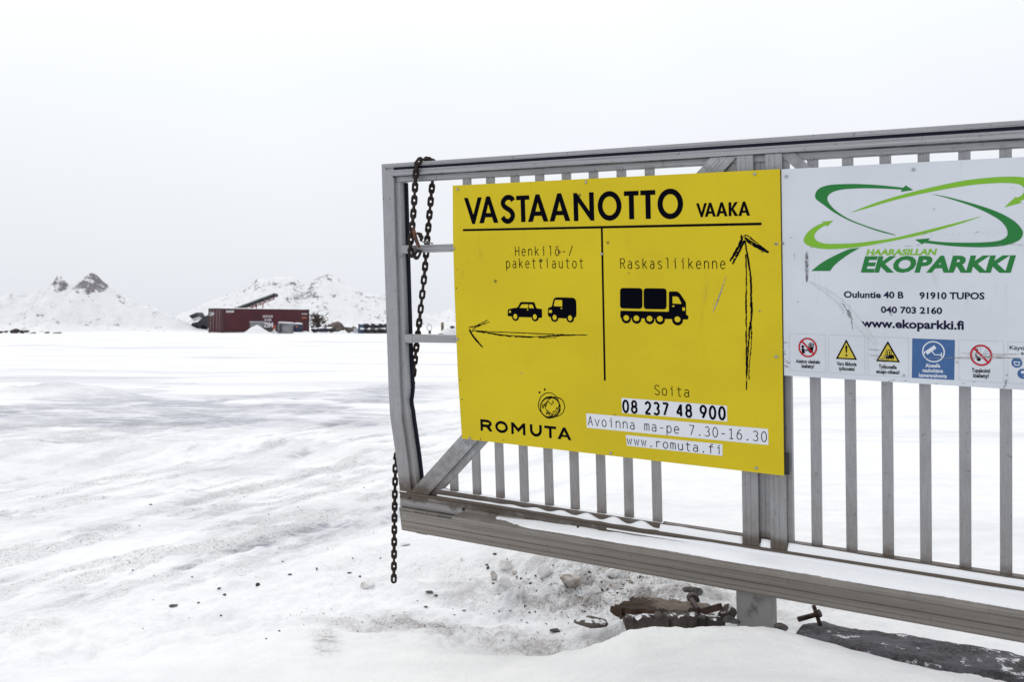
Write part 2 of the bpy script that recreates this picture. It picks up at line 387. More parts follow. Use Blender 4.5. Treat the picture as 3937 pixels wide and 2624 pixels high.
    for (x_, y_, rx_, ry_, am) in ((-4.7, 12.9, 2.3, 1.55, 1), (-6.6, 13.3, 1.2, .8, .8), (-3.2, 13.8, 1.4, .7, .7), (-4.0, 17.6, 1.7, .9, .8), (-2.9, 17.4, 1.1, .8, .7), (-5.0, 10.4, 1.6, .35, .6), (-7.6, 11.2, 1.0, .35, .5)):
        q_ = ((X - x_) / rx_) ** 2 + ((Y - y_ - .18 * (X - x_)) / ry_) ** 2
        ic = np.maximum(ic, am * np.exp(-q_ ** 1.5) * ss(.30, .58, fbm(X * .9 + x_, Y * 2.6, 86, 5, .6)))
    st = fbm(across * 3.1 + 4, along * .42, 87, 5, .6)
    def streak(x0, y0, x1, y1, wd):
        L = math.hypot(x1 - x0, y1 - y0); dx, dy = (x1 - x0) / L, (y1 - y0) / L
        q = (X - x0) * dx + (Y - y0) * dy; pz = -(X - x0) * dy + (Y - y0) * dx
        pz = pz + .10 * (fbm(q * 1.4 + x0, q * 0, 91) - .5)
        return np.exp(-(pz / wd) ** 2) * ss(-.6, .3, q) * (1 - ss(L - .4, L + .5, q))
    sk = streak(-2.25, 4.6, -.92, 6.95, .11) + .45 * streak(-1.75, 5.35, -1.05, 6.5, .20) + .5 * streak(-2.9, 5.7, -2.55, 7.5, .12) + .35 * streak(-2.0, 5.9, -1.6, 7.3, .08)
    ic = np.clip(ic + sk * ss(.36, .60, fbm(across * 7, along * 2.2, 93, 4, .6)) * .95 + road * .22 * ss(.52, .72, st) + .62 * trk * ss(.38, .60, fbm(along * 3, across * 7, 94, 4, .6)), 0, 1) * .85
    edge = np.exp(-((e + .07) / .13) ** 2) * ss(-1.15, -.5, X) * (1 - ss(.25, .5, X))
    tr = tramp * (1 - ss(-.25, .0, e))
    di = .95 * edge * ss(.36, .58, fbm(X * 7, Y * 7, 95, 4, .6)) + .22 * tr * ss(.5, .68, fbm(X * 3.2, Y * 3.2, 97, 4)) + 1.0 * rub * ss(.44, .60, fbm(X * 8, Y * 8, 99, 4, .6))
    di = di + road * .22 * ss(.45, .65, fbm(across * 4 + 9, along * .6, 101, 4)) + .35 * np.exp(-((X + 8.9) / 1.0) ** 2 - ((Y - 17.0) / .8) ** 2)
    tw = np.exp(-((X + .80 + .25 * (Y - 3.8)) / .05) ** 2) * ss(3.55, 3.7, Y) * (1 - ss(4.0, 4.1, Y))
    di = np.clip(di + .8 * tw * ss(.45, .6, fbm(X * 20, Y * 20, 103)), 0, 1)
    gr = np.clip(.9 * rub + .40 * tr * ss(.44, .62, fbm(X * 2.2, Y * 2.2, 107, 4)) + .95 * road * ss(.50, .64, fbm(across * 3, along * .5, 105, 4)) * ss(.36, .60, fbm(across * 9, along * 3, 109, 4)) + .7 * tw + .35 * edge, 0, 1)
    return Z, di, ic, gr
def gz(x, y): return float(ground(np.array([x]), np.array([y]))[0][0])
def on_ground(px, py, it=8):
    """where the sight line of a photograph pixel meets the ground"""
    z = EYE * FPX / (py - CY)
    for _ in range(it):
        x = (px - CX) / FPX * z; z = .5 * z + .5 * (EYE - gz(x, z)) * FPX / (py - CY)
    return Vector(((px - CX) / FPX * z, z, gz((px - CX) / FPX * z, z)))

def grid_mesh(name, X, Y, Z, m, attr=None, wrap=False):
    nr, nc = X.shape
    co = np.stack([X, Y, Z], -1).reshape(-1, 3).astype(np.float32)
    i = np.arange(nr - 1)[:, None]; j = np.arange(nc if wrap else nc - 1)[None, :]; j2 = (j + 1) % nc
    q = np.stack([i * nc + j, i * nc + j2, (i + 1) * nc + j2, (i + 1) * nc + j], -1).reshape(-1, 4)
    me = bpy.data.meshes.new(name); me.vertices.add(len(co)); me.vertices.foreach_set('co', co.ravel())
    me.loops.add(q.size); me.loops.foreach_set('vertex_index', q.ravel().astype(np.int32))
    me.polygons.add(len(q)); me.polygons.foreach_set('loop_start', np.arange(0, q.size, 4, dtype=np.int32))
    me.polygons.foreach_set('use_smooth', np.ones(len(q), dtype=bool))
    me.update(calc_edges=True); me.validate()
    if attr is not None:
        at = me.attributes.new('dirt', 'FLOAT_VECTOR', 'POINT'); at.data.foreach_set('vector', np.stack(attr, -1).reshape(-1).astype(np.float32))
    me.materials.append(m)
    o = bpy.data.objects.new(name, me); COL.objects.link(o); return o
rad = np.concatenate([np.linspace(.02, 2.2, 24), np.geomspace(2.25, 9, 520), np.geomspace(9.05, 30, 240), np.geomspace(30.5, 200, 90), np.geomspace(210, 4500, 24)])
ang = np.concatenate([np.radians(np.linspace(-36, 36, 760)), np.radians(np.linspace(37, 323, 120))])
RR, AA = np.meshgrid(rad, ang, indexing='ij')
GX = RR * np.sin(AA); GY = RR * np.cos(AA)
GZ, gdi, gic, ggr = ground(GX, GY)
kind(grid_mesh('ground', GX, GY, GZ, M['ground'], (gdi, gic, ggr), wrap=True), 'structure')

# dark gravel strip the wind has swept along the gate's track
a_ = np.linspace(1.93, 5.2, 330); b_ = np.linspace(-.62, .30, 110)
A_, B_ = np.meshgrid(a_, b_, indexing='ij')
gx = GP0[0] + A_ * GD[0] + B_ * GB[0]; gy = GP0[1] + A_ * GD[1] + B_ * GB[1]
base = ground(gx, gy)[0]
mid = np.interp(A_, [1.9, 2.0, 2.3, 2.8, 5], [-.15, -.17, -.17, -.15, -.14]) + .04 * (fbm(A_ * 2, B_ * 0, 201) - .5)
half = np.interp(A_, [1.9, 2.0, 2.3, 2.8, 5], [.11, .165, .19, .185, .18])
prof = 1 - np.abs(B_ - mid) / half
gzv = base + .058 * np.clip(prof, -1.4, .40) + .024 * (fbm(A_ * 5, B_ * 9, 203, 5, .6) - .5) + .007 * (fbm(A_ * 40, B_ * 40, 205, 3) - .5) - .008
kind(grid_mesh('gravel_strip', gx, gy, gzv, M['gravel']), 'structure')

# ------------------------------------------------------------------ snowy scrap hills
def hill(name, px, py, dist, slope, x_ext, dirt_px, seed, res=.22, lump=.35, dscale=1.0):
    X = (np.array(px) - CX) / FPX * dist; P = (CY - np.array(py)) / FPX * dist + EYE
    xs = np.arange(X[0] - x_ext[0], X[-1] + x_ext[1], res)
    hmax = P.max(); D = hmax / slope + 10
    ys = np.arange(dist - D, dist + D, res * 1.4)
    XX, YY = np.meshgrid(xs, ys, indexing='ij')
    xw = XX + .8 * (fbm(XX * .3, YY * .3, seed + 9) - .5) * ss(0, 4, np.abs(YY - dist))
    prof = np.interp(xw, X, P)
    prof = np.where(xw < X[0], P[0] - (X[0] - xw) * slope * .5, prof); prof = np.where(xw > X[-1], P[-1] - (xw - X[-1]) * slope * .5, prof)
    dy = np.abs(YY - dist - 1.2 * (fbm(XX * .25, YY * 0, seed) - .5))
    sl = slope * (.8 + .5 * fbm(XX * .18, YY * .05, seed + 3))
    z = prof - dy * sl + .25 * np.minimum(dy, 1.0) * sl
    z = np.where(z < .8, .8 * np.exp((z - .8) / .8 * .9), z)
    z = np.maximum(z, prof * .20 * np.exp(-(np.maximum(0, dy - .72 * prof / slope) / 4.5) ** 2) * (1 - ss(.80, .97, np.abs(YY - dist) / D)))
    z = z - .12
    body = ss(.1, 1.2, z)
    z = z + body * (lump * (fbm(XX * .7, YY * .7, seed + 5, 5, .6) - .5) + lump * 1.6 * np.clip(fbm(XX * 1.3, YY * 1.3, seed + 7, 4, .6) - .52, 0, 1) * 2)
    pix = CX + XX / YY * FPX
    d = np.zeros_like(z)
    for (x0, x1, zlo, amt) in dirt_px:
        d = d + amt * ss(x0, x0 + (x1 - x0) * .25, pix) * (1 - ss(x1 - (x1 - x0) * .25, x1, pix)) * ss(zlo, zlo + 1.0, z)
    d = d + .18 * body * (fbm(XX * .25, YY * .25, seed + 11) - .3) * dscale
    o = grid_mesh(name, XX, YY, z, M['hill'], (d, d * 0, d * 0)); kind(o, 'structure'); return o
k5 = .34; 
hill('scrap_hill', [-700, -350, 0, 44, 68, 160, 177, 211, 235, 252, 269, 306, 316, 340, 357, 374, 381, 408, 445, 486, 544, 612, 646, 700, 760],
     [1150, 1130, 1139, 1127, 1136, 1124, 1109, 1082, 1069, 1076, 1088, 1088, 1075, 1063, 1057, 1061, 1070, 1092, 1124, 1139, 1167, 1190, 1207, 1228, 1262],
     112, .62, (6, 3), [(285, 425, 4.3, 1.0), (190, 270, 4.4, .8)], 301, .22, .6)
hill('scrap_hill', [560, 640, 700, 802, 870, 918, 952, 982, 1026, 1067, 1108, 1125, 1152, 1173, 1210, 1247, 1275, 1298, 1346, 1397, 1431, 1475, 1520, 1560, 1590, 1632, 1682, 1720, 1800],
     [1258, 1232, 1204, 1161, 1133, 1117, 1102, 1075, 1070, 1061, 1063, 1065, 1082, 1097, 1071, 1051, 1051, 1068, 1099, 1124, 1129, 1129, 1140, 1164, 1180, 1201, 1226, 1240, 1262],
     165, .62, (8, 8), [(905, 1010, 6, .5), (1190, 1290, 8, .6), (1110, 1240, 4.5, .45), (1340, 1500, 4, .25)], 401, .3, .4)
hill('scrap_hill', [1640, 1668, 1690, 1715, 1745, 1790, 1850, 1950, 2050, 2200, 2400, 2700, 3100], [1240, 1213, 1201, 1191, 1188, 1190, 1196, 1200, 1194, 1198, 1206, 1202, 1215],
     210, .5, (8, 20), [], 501, .45, .5)

# ------------------------------------------------------------------ sliding gate
GATE_END = 4.35
gate = empty('sliding_gate', gw(1.85, 1.803, -.03), 'long weathered aluminium sliding gate with vertical bars standing open in the snow', 'gate')
def gbuild(g, name, m, parent=gate, **kw): return g.build(name, m, parent, **kw)
class GB_(MB):
    """mesh builder in gate coordinates"""
    def hexa(s, P, mat=0):      # eight (s,t,n): front quad then back quad
        return s.add([gw(*p) for p in P], [(0, 1, 2, 3), (7, 6, 5, 4), (0, 4, 5, 1), (1, 5, 6, 2), (2, 6, 7, 3), (3, 7, 4, 0)], mat, P)
    def gbox(s, s0, s1, t0, t1, n0, n1, mat=0):
        return s.hexa([(s0, t0, n1), (s1, t0, n1), (s1, t1, n1), (s0, t1, n1), (s0, t0, n0), (s1, t0, n0), (s1, t1, n0), (s0, t1, n0)], mat)
    def prism(s, prof, stations, f, mat=0):
        """sweep a closed profile: f(profile point, station) -> (s,t,n)"""
        m_ = len(prof); P = [f(p, q) for q in stations for p in prof]; Fc = []
        for i in range(len(stations) - 1):
            for j in range(m_):
                Fc.append((i * m_ + j, i * m_ + (j + 1) % m_, (i + 1) * m_ + (j + 1) % m_, (i + 1) * m_ + j))
        V = [gw(*p) for p in P]
        for base_, rev in ((0, False), ((len(stations) - 1) * m_, True)):
            for tri in tessellate_polygon([[Vector((p[0], p[1], 0)) for p in prof]]):
                Fc.append(tuple(base_ + k_ for k_ in (tri if rev else tri[::-1])))
        return s.add(V, Fc, mat, P)
RAILP = [(0.002, -.07), (0, -.068), (0, -.002), (.002, 0), (.0205, 0), (.0205, -.006), (.0315, -.006), (.0315, 0), (.047, 0), (.052, .003), (.061, .003), (.063, .001), (.063, -.07)]
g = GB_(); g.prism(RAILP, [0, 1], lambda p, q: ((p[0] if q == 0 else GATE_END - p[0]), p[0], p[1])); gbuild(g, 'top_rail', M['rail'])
g = GB_(); g.gbox(.073, GATE_END - .07, .0206, .0314, -.0055, -.0002); g.gbox(.075, GATE_END - .072, .0200, .0322, .0003, .0012); gbuild(g, 'rubber_strip', M['rubber'])
g = GB_(); g.gbox(.072, GATE_END - .07, .0635, .0905, -.05, -.018)
for i in range(2, 32):                                           # weld beads over each bar
    c = .3217 + .1288 * i + .017
    if 1.70 < c < 1.98: continue
    for q in range(5):
        x0 = c - .018 + q * .0072
        g.gbox(x0, x0 + .0066, .0815 + random.uniform(-.0015, .0015), .0915 + random.uniform(-.001, .001), -.0178, -.0145 + random.uniform(-.001, .001))
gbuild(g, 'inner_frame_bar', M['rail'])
def post_off(t): return np.interp(t, [0, .53, 1.1, 1.247, 1.306, 1.442, 1.643], [0, -.005, -.009, -.0055, .003, .0205, .040])
def flange_off(t): return post_off(t) + .010 * math.exp(-((t - 1.17) / .035) ** 2) * -1 + .006 * math.exp(-((t - 1.08) / .06) ** 2)
POSTP = [(0, -.07), (0, -.002), (.002, 0), (.068, 0), (.070, -.002), (.070, -.07)]
ts = [0] + list(np.linspace(.2, 1.1, 8)) + list(np.linspace(1.14, 1.611, 20))
g = GB_(); g.prism(POSTP, ts, lambda p, t: (p[0] + post_off(t), (p[0] if t == 0 else t), p[1])); gbuild(g, 'end_post', M['upright'])
g = GB_(); g.prism([(.0705, -.05), (.0705, -.018), (.097, -.018), (.0985, -.022), (.0985, -.05)], [.091] + ts[1:], lambda p, t: (p[0] + (flange_off(t) if p[0] > .08 else post_off(t)), t, p[1])); gbuild(g, 'inner_frame_bar', M['upright'])
g = GB_(); g.prism([(.0707, -.069), (.0707, -.0505), (.1085, -.0505), (.1085, -.069)], [.091] + ts[1:], lambda p, t: (p[0] + (flange_off(t) if p[0] > .08 else post_off(t)), t, p[1])); gbuild(g, 'rubber_edge', M['rubber'])
g = GB_(); g.prism(POSTP, [0, 1.61], lambda p, t: (GATE_END - p[0], (p[0] if t == 0 else t), p[1])); gbuild(g, 'end_post', M['upright'])
# bottom chord
BOT = [(1.582, -.05), (1.582, -.018), (1.612, -.018), (1.612, .002), (1.614, .004), (1.622, .004), (1.625, 0), (1.638, 0), (1.640, .003), (1.646, .003), (1.648, 0), (1.6895, 0), (1.6895, -.07), (1.613, -.07), (1.613, -.05)]
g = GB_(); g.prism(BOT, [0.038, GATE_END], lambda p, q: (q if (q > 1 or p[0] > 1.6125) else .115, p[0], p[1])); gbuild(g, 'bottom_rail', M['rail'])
LED = [(1.648, .0012), (1.648, .0052), (1.663, .0052), (1.667, .080), (1.671, .083), (1.695, .083), (1.697, .080), (1.697, .076), (1.672, .076), (1.6685, .0012)]
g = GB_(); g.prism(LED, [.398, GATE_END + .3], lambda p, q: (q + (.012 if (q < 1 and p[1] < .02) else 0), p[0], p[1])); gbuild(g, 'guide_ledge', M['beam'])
BEAM = [(1.6905, -.09), (1.6905, .016), (1.6925, .018), (1.716, .018), (1.717, .0165), (1.719, .0165), (1.720, .018), (1.752, .018), (1.753, .016), (1.756, .016), (1.757, .018), (1.778, .018), (1.779, .0168), (1.781, .0168), (1.782, .018), (1.801, .018), (1.803, .016), (1.803, -.09)]
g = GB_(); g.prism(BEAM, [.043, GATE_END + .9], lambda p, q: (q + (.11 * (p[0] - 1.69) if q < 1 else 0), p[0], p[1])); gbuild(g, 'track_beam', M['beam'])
g = GB_(); g.prism([(1.804, -.06), (1.804, -.005), (1.816, -.012), (1.818, -.05)], [.105, .125, .185, .20], lambda p, q: (q, p[0] - (.008 if q in (.105, .20) and p[0] > 1.81 else 0), p[1])); gbuild(g, 'end_roller', M['bolt'])
# bars
g = GB_(); g.gbox(.3217, .3602, 1.478, 1.60, -.044, -.0235); gbuild(g, 'bar', M['upright'], bevel=.0015)   # short bar under the brace
g = GB_(); g.gbox(0, .0385, .06, 1.60, -.044, -.0235)
bar0 = gbuild(g, 'bar', M['upright'], bevel=.0015)
k0 = gw(0, 0, 0)
slots = [.3217 + .1288 * i for i in range(1, 9)] + [1.483 + .1288 * i for i in range(2)] + [2.0055 + .1288 * i for i in range(18)]
for i, s0 in enumerate(slots):
    hidden = 1.45 < s0 < 1.7
    if hidden: continue
    o = bar0 if i == 0 else bar0.copy()
    if i: COL.objects.link(o); o.parent = gate
    o.location = gw(s0, 0, 0) - k0
    if i: o.rotation_euler = (0, random.uniform(-.002, .002), 0)
# middle posts
PP = lambda a, b: [(a, -.07), (a, -.001), (a + .002, 0), (a + .014, 0), (a + .0145, -.0012), (a + .0165, -.0012), (a + .017, 0), (a + .034, 0), (a + .0345, -.0012), (a + .0365, -.0012), (a + .037, 0), (b - .002, 0), (b, -.001), (b, -.07)]
for a_0, b_0 in ((1.7425, 1.8065), (1.8530, 1.9165)):
    g = GB_(); g.prism(PP(a_0, b_0), [.0635, 1.6115], lambda p, t: (p[0], t, p[1] - .0005)); gbuild(g, 'middle_post', M['upright'])
g = GB_(); g.prism([(1.807, -.05), (1.807, -.025), (1.828, -.025), (1.829, -.027), (1.831, -.027), (1.832, -.025), (1.8525, -.025), (1.8525, -.05)], [.091, 1.5815], lambda p, t: (p[0], t, p[1])); gbuild(g, 'post_web', M['upright'])
g = GB_(); g.gbox(1.917, 1.9365, .091, 1.5815, -.05, -.020); gbuild(g, 'inner_frame_bar', M['upright'])
# braces
def strut(p0, p1, wd, n0, n1, name, m=M['brace'], cut=None, groove=True):
    d = Vector((p1[0] - p0[0], p1[1] - p0[1])).normalized(); q = Vector((-d.y, d.x))
    prof = [(-wd / 2, n0), (-wd / 2, n1)]
    if groove:
        for c in (-.012, .0, .012): prof += [(c - .0012, n1), (c - .0007, n1 - .0015), (c + .0007, n1 - .0015), (c + .0012, n1)]
    prof += [(wd / 2, n1), (wd / 2, n0)]
    def f(p, k_):
        # ends cut parallel to the rails
        base_ = p0 if k_ == 0 else p1
        o_ = p[0] * q.y; along = -o_ / d.y if abs(d.y) > .1 else 0
        return (base_[0] + q.x * p[0] + d.x * along, base_[1] + q.y * p[0] + d.y * along, p[1])
    g = GB_(); g.prism(prof, [0, 1], f); return gbuild(g, name, m)
strut((.152, 1.6115), (1.690, .0638), .076, -.068, -.002, 'brace')
strut((.2545, 1.5815), (1.7425, .0905), .030, -.05, -.020, 'inner_frame_bar', groove=False)
strut((1.935, .064), (2.80, .93), .042, -.019, -.012, 'brace', groove=False)
# short rails on the left bay
for (tl, tr_, hgt) in ((.3975, .392, .037), (.832, .8195, .038)):
    g = GB_(); g.hexa([(.125, tl, -.010), (.60, tr_ - .003, -.010), (.60, tr_ + hgt - .003, -.010), (.125, tl + hgt, -.010), (.125, tl, -.05), (.60, tr_ - .003, -.05), (.60, tr_ + hgt - .003, -.05), (.125, tl + hgt, -.05)])
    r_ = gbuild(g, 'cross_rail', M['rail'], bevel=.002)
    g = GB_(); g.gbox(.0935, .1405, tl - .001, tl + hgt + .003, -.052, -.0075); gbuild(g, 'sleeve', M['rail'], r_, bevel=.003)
def gbolt(s, t, n, r=.0075, h=.008, parent=gate, m=M['bolt'], name='bolt'):
    g = MB(); c = gw(s, t, n); ax = (gw(s, t, n + h) - c)
    x = ax.cross(Vector((0, 0, 1))).normalized() * r; y = x.cross(ax).normalized() * r
    V = [c + ax * z_ + (x * math.cos(a) + y * math.sin(a)) * rr for z_, rr in ((0, 1), (.6, 1), (.95, .6)) for a in np.linspace(0, 2 * math.pi, 11)[:-1]]
    Fc = [(i * 10 + j, i * 10 + (j + 1) % 10, i * 10 + 10 + (j + 1) % 10, i * 10 + 10 + j) for i in range(2) for j in range(10)] + [tuple(range(20, 30))]
    g.add(V, Fc, 0, [(s, t, n)] * 30); return g.build(name, m, parent, smooth=True)
for s_ in (.415, 1.015, 1.86, 2.32): gbolt(s_, 1.651, .005)
gbolt(.098, 1.640, .003, .006, .003); gbolt(.082, 1.728, .018, .006, .003, m=M['screw'])
for (x_, y_) in ((1473, 764.5), (1499.5, 764)): gbolt(*gp(x_, y_), 0, .003, .0012)

# ------------------------------------------------------------------ flat drawing on a sign
class Draw(GB_):
    def __init__(s, n): super().__init__(); s.n = n; s.k = 0
    def poly(s, loops, mat=0, lift=0):
        """one outline with holes, points (s,t)"""
        if not isinstance(loops[0][0], (tuple, list)): loops = [loops]
        flat = [p for l_ in loops for p in l_]
        tri = tessellate_polygon([[Vector((p[0], -p[1], 0)) for p in l_] for l_ in loops])
        s.k += 1; n = s.n + lift + .000012 * (s.k % 12)
        out = []
        for a, b, c in tri:
            A, B, C_ = flat[a], flat[b], flat[c]
            cr = (B[0] - A[0]) * (C_[1] - A[1]) - (B[1] - A[1]) * (C_[0] - A[0])
            out.append((a, b, c) if cr < 0 else (a, c, b))
        s.add([gw(p[0], p[1], n) for p in flat], out, mat, [(p[0], p[1], n) for p in flat])
    def ell(s, c, rx, ry, seg=28, a0=0, a1=2 * math.pi):
        return [(c[0] + rx * math.cos(a0 + (a1 - a0) * i / seg), c[1] + ry * math.sin(a0 + (a1 - a0) * i / seg)) for i in range(seg + (0 if abs(a1 - a0 - 2 * math.pi) < 1e-6 else 1))]
    def ring(s, c, rx, ry, w_, mat=0, lift=0): s.poly([s.ell(c, rx, ry, 40), s.ell(c, rx - w_, ry - w_, 40)], mat, lift)
    def disc_(s, c, rx, ry, mat=0, lift=0): s.poly(s.ell(c, rx, ry, 24), mat, lift)
    def ribbon(s, pts, w_, mat=0, lift=0, closed=False):
        """flat line of given width (number or list) with butt ends"""
        P = [Vector(p) for p in pts]
        Q = [P[0]]
        for p in P[1:]:
            if (p - Q[-1]).length > 1e-6: Q.append(p)
        if closed: Q.append(Q[0].copy())
        n_ = len(Q); ww = w_ if isinstance(w_, (list, tuple)) else [w_] * n_
        if len(ww) != n_: ww = list(np.interp(np.linspace(0, 1, n_), np.linspace(0, 1, len(ww)), ww))
        L, R_ = [], []
        for i in range(n_):
            d0 = (Q[i] - Q[i - 1]).normalized() if i else ((Q[i] - Q[-2]).normalized() if closed else None)
            d1 = (Q[i + 1] - Q[i]).normalized() if i < n_ - 1 else ((Q[1] - Q[0]).normalized() if closed else None)
            d = d0 or d1
            if d0 and d1:
                d = (d0 + d1); d = d.normalized() if d.length > 1e-6 else d0
            q = Vector((-d.y, d.x)); sc_ = 1
            if d0 and d1:
                cc = max(.45, abs(q.dot(Vector((-d1.y, d1.x))))); sc_ = 1 / cc
            L.append(Q[i] + q * ww[i] / 2 * sc_); R_.append(Q[i] - q * ww[i] / 2 * sc_)
        s.k += 1; n = s.n + lift + .000012 * (s.k % 12)
        V = L + R_
        Fc = [(i, i + 1, n_ + i + 1, n_ + i) for i in range(n_ - 1)]
        s.add([gw(v.x, v.y, n) for v in V], Fc, mat, [(v.x, v.y, n) for v in V])
def cr(pts, sub=6):
    """Catmull-Rom through points"""
    P = [Vector(p) for p in pts]; P = [P[0] * 2 - P[1]] + P + [P[-1] * 2 - P[-2]]; out = []
    for i in range(1, len(P) - 2):
        for k_ in range(sub):
            t = k_ / sub; a, b, c, d = P[i - 1:i + 3]
            v = .5 * ((2 * b) + (c - a) * t + (2 * a - 5 * b + 4 * c - d) * t * t + (3 * b - a - 3 * c + d) * t ** 3); out.append((v.x, v.y))
    out.append((P[-2].x, P[-2].y)); return out

# stroke letters: unit box, x right 0..1, y up 0..1 (cap height), x height .68
def arc(cx, cy, rx, ry, a0, a1, n=10): return [(cx + rx * math.cos(math.radians(a0 + (a1 - a0) * i / n)), cy + ry * math.sin(math.radians(a0 + (a1 - a0) * i / n))) for i in range(n + 1)]
XH = .72
def rnd(x0, x1, y0, y1, n=20): return arc((x0 + x1) / 2, (y0 + y1) / 2, (x1 - x0) / 2, (y1 - y0) / 2, 0, 360, n)
G = {
 'H': [[(0, 0), (0, 1)], [(1, 0), (1, 1)], [(0, .5), (1, .5)]],
 'R': [[(0, 0), (0, 1)], [(0, .98)] + arc(.55, .745, .42, .235, 90, -90) + [(0, .51)], [(.5, .5), (1, 0)]],
 'S': [arc(.5, .75, .46, .25, 25, 180, 8) + [(.06, .72), (.14, .62), (.5, .5), (.86, .38), (.94, .27)] + arc(.5, .25, .46, .25, 0, -155, 8)],
 'A': [[(0, 0), (.5, 1)], [(1, 0), (.5, 1)], [(.18, .34), (.82, .34)]],
 'e': [[(.03, XH * .54), (.97, XH * .54)] + arc(.5, XH / 2, .47, XH / 2, 8, 320, 16)],
 'n': [[(.05, 0), (.05, XH)], [(.05, XH * .62)] + arc(.5, XH * .64, .43, XH * .36, 180, 0, 10) + [(.93, 0)]],
 'k': [[(.08, 0), (.08, 1)], [(.08, .27), (.85, XH)], [(.36, .42), (.95, 0)]],
 'i': [[(.2, XH), (.55, XH), (.55, 0)], 'dot.55'],
 'l': [[(.15, .985), (.6, .985), (.6, 0)]],
 'o': [rnd(.03, .97, 0, XH)],
 'p': [[(.05, -.30), (.05, XH)], rnd(.06, .95, 0, XH)],
 'a': [[(.12, XH * .86)] + arc(.48, XH * .70, .40, XH * .30, 130, 0, 8) + [(.88, 0)], arc(.46, XH * .30, .42, XH * .30, 20, 340, 14)],
 't': [[(.42, .97), (.42, .18)] + arc(.66, .18, .24, .18, 180, 310, 8), [(.05, XH), (.92, XH)]],
 'u': [[(.07, XH), (.07, XH * .36)] + arc(.5, XH * .36, .43, XH * .36, 180, 360, 10) + [(.93, XH)], [(.93, XH * .4), (.93, 0)]],
 's': [arc(.5, XH * .76, .40, XH * .24, 25, 180, 8) + [(.14, XH * .66), (.5, XH * .5), (.86, XH * .36)] + arc(.5, XH * .24, .42, XH * .24, 0, -155, 8)],
 'v': [[(.02, XH), (.5, 0), (.98, XH)]],
 'm': [[(.03, 0), (.03, XH)], [(.03, XH * .66)] + arc(.265, XH * .72, .235, XH * .28, 180, 0, 8) + [(.5, 0)], [(.5, XH * .66)] + arc(.735, XH * .72, .235, XH * .28, 180, 0, 8) + [(.97, 0)]],
 'w': [[(0, XH), (.25, 0), (.5, XH * .85), (.75, 0), (1, XH)]],
 'r': [[(.18, 0), (.18, XH)], [(.18, XH * .6)] + arc(.6, XH * .62, .40, XH * .38, 175, 35, 8)],
 'f': [[(.42, 0), (.42, .75)] + arc(.70, .78, .28, .21, 180, 50, 7), [(.08, XH), (.88, XH)]],
 '-': [[(.15, .42), (.85, .42)]], '/': [[(.05, 0), (.95, 1.05)]], '.': ['pt'], ' ': [],
 '0': [rnd(.03, .97, 0, 1, 24)],
 '1': [[(.12, .86), (.52, .985), (.52, 0)], [(.15, 0), (.9, 0)]],
 '2': [arc(.5, .72, .43, .27, 170, -20, 10) + [(.78, .48), (.06, .02)], [(.03, .012), (.97, .012)]],
 '3': [arc(.45, .75, .42, .24, 150, -80, 10), arc(.45, .255, .47, .255, 82, -150, 12)],
 '4': [[(.74, 0), (.74, 1)], [(.74, .98), (.03, .25)], [(.0, .245), (1, .245)]],
 '6': [[(.78, 1.0), (.5, .93), (.2, .68), (.05, .35)], rnd(.04, .96, 0, .62, 20)],
 '7': [[(.02, .985), (.97, .985)], [(.95, .98), (.28, 0)]],
 '8': [rnd(.12, .88, .50, 1, 18), rnd(.05, .95, 0, .54, 18)],
 '9': [rnd(.04, .96, .38, 1, 20), [(.88, .52), (.62, .22), (.40, .0)]],
}
G['ö'] = G['o'] + ['dot.27', 'dot.73']
def stroke_text(D, txt, s0, t0, s1, t1, cap, gwid, sw, mat=0, adv=None, top_shift=0):
    """monospaced or given advances; baseline runs from (s0,t0) [left of first glyph] to (s1,t1) [right of last glyph]"""
    n_ = len(txt); d = ((s1 - s0 - gwid) / max(1, n_ - 1)) if adv is None else None
    for i, ch in enumerate(txt):
        x0 = s0 + (i * d if adv is None else adv[i]); f = (x0 - s0) / (s1 - s0)
        b = t0 + (t1 - t0) * f
        P = lambda p: (x0 + p[0] * gwid, b - p[1] * cap)
        for st_ in G[ch]:
            if st_ == 'pt': D.disc_((x0 + .5 * gwid, b - sw * .55), sw * .95, sw * .95, mat)
            elif isinstance(st_, str): D.disc_((x0 + float(st_[3:]) * gwid, b - cap * .93), sw * .85, sw * .85, mat)
            else: D.ribbon([P(p) for p in st_], sw, mat)

# bold capitals as outlines, placed by their own left and right edges
def capV(D, a, b, t0, t1, w_, m_=0, apex=.645):
    c = (a + b) / 2; D.poly([(a, t0), (a + w_, t0), (c, t0 + (t1 - t0) * apex), (b - w_, t0), (b, t0), (c + w_ * .34, t1), (c - w_ * .34, t1)], m_)
def capA(D, a, b, t0, t1, w_, m_=0, tip=.42):
    c = (a + b) / 2; h = t1 - t0; x = lambda f, sd, inn=0: c + sd * (w_ * tip + ((b - a) / 2 - w_ * tip) * f) - sd * inn
    D.poly([[(c - w_ * tip, t0), (c + w_ * tip, t0), (b, t1), (b - w_ * 1.06, t1), (x(.78, 1, w_ * 1.06), t0 + h * .785), (x(.78, -1, w_ * 1.06), t0 + h * .785), (a + w_ * 1.06, t1), (a, t1)],
            [(c, t0 + h * .29), (x(.625, -1, w_ * 1.03), t0 + h * .625), (x(.625, 1, w_ * 1.03), t0 + h * .625)]], m_)
def capT(D, a, b, t0, t1, w_, m_=0, bar=.9):
    c = (a + b) / 2; h = w_ * bar; D.poly([(a, t0), (b, t0), (b, t0 + h), (c + w_ / 2, t0 + h), (c + w_ / 2, t1), (c - w_ / 2, t1), (c - w_ / 2, t0 + h), (a, t0 + h)], m_)
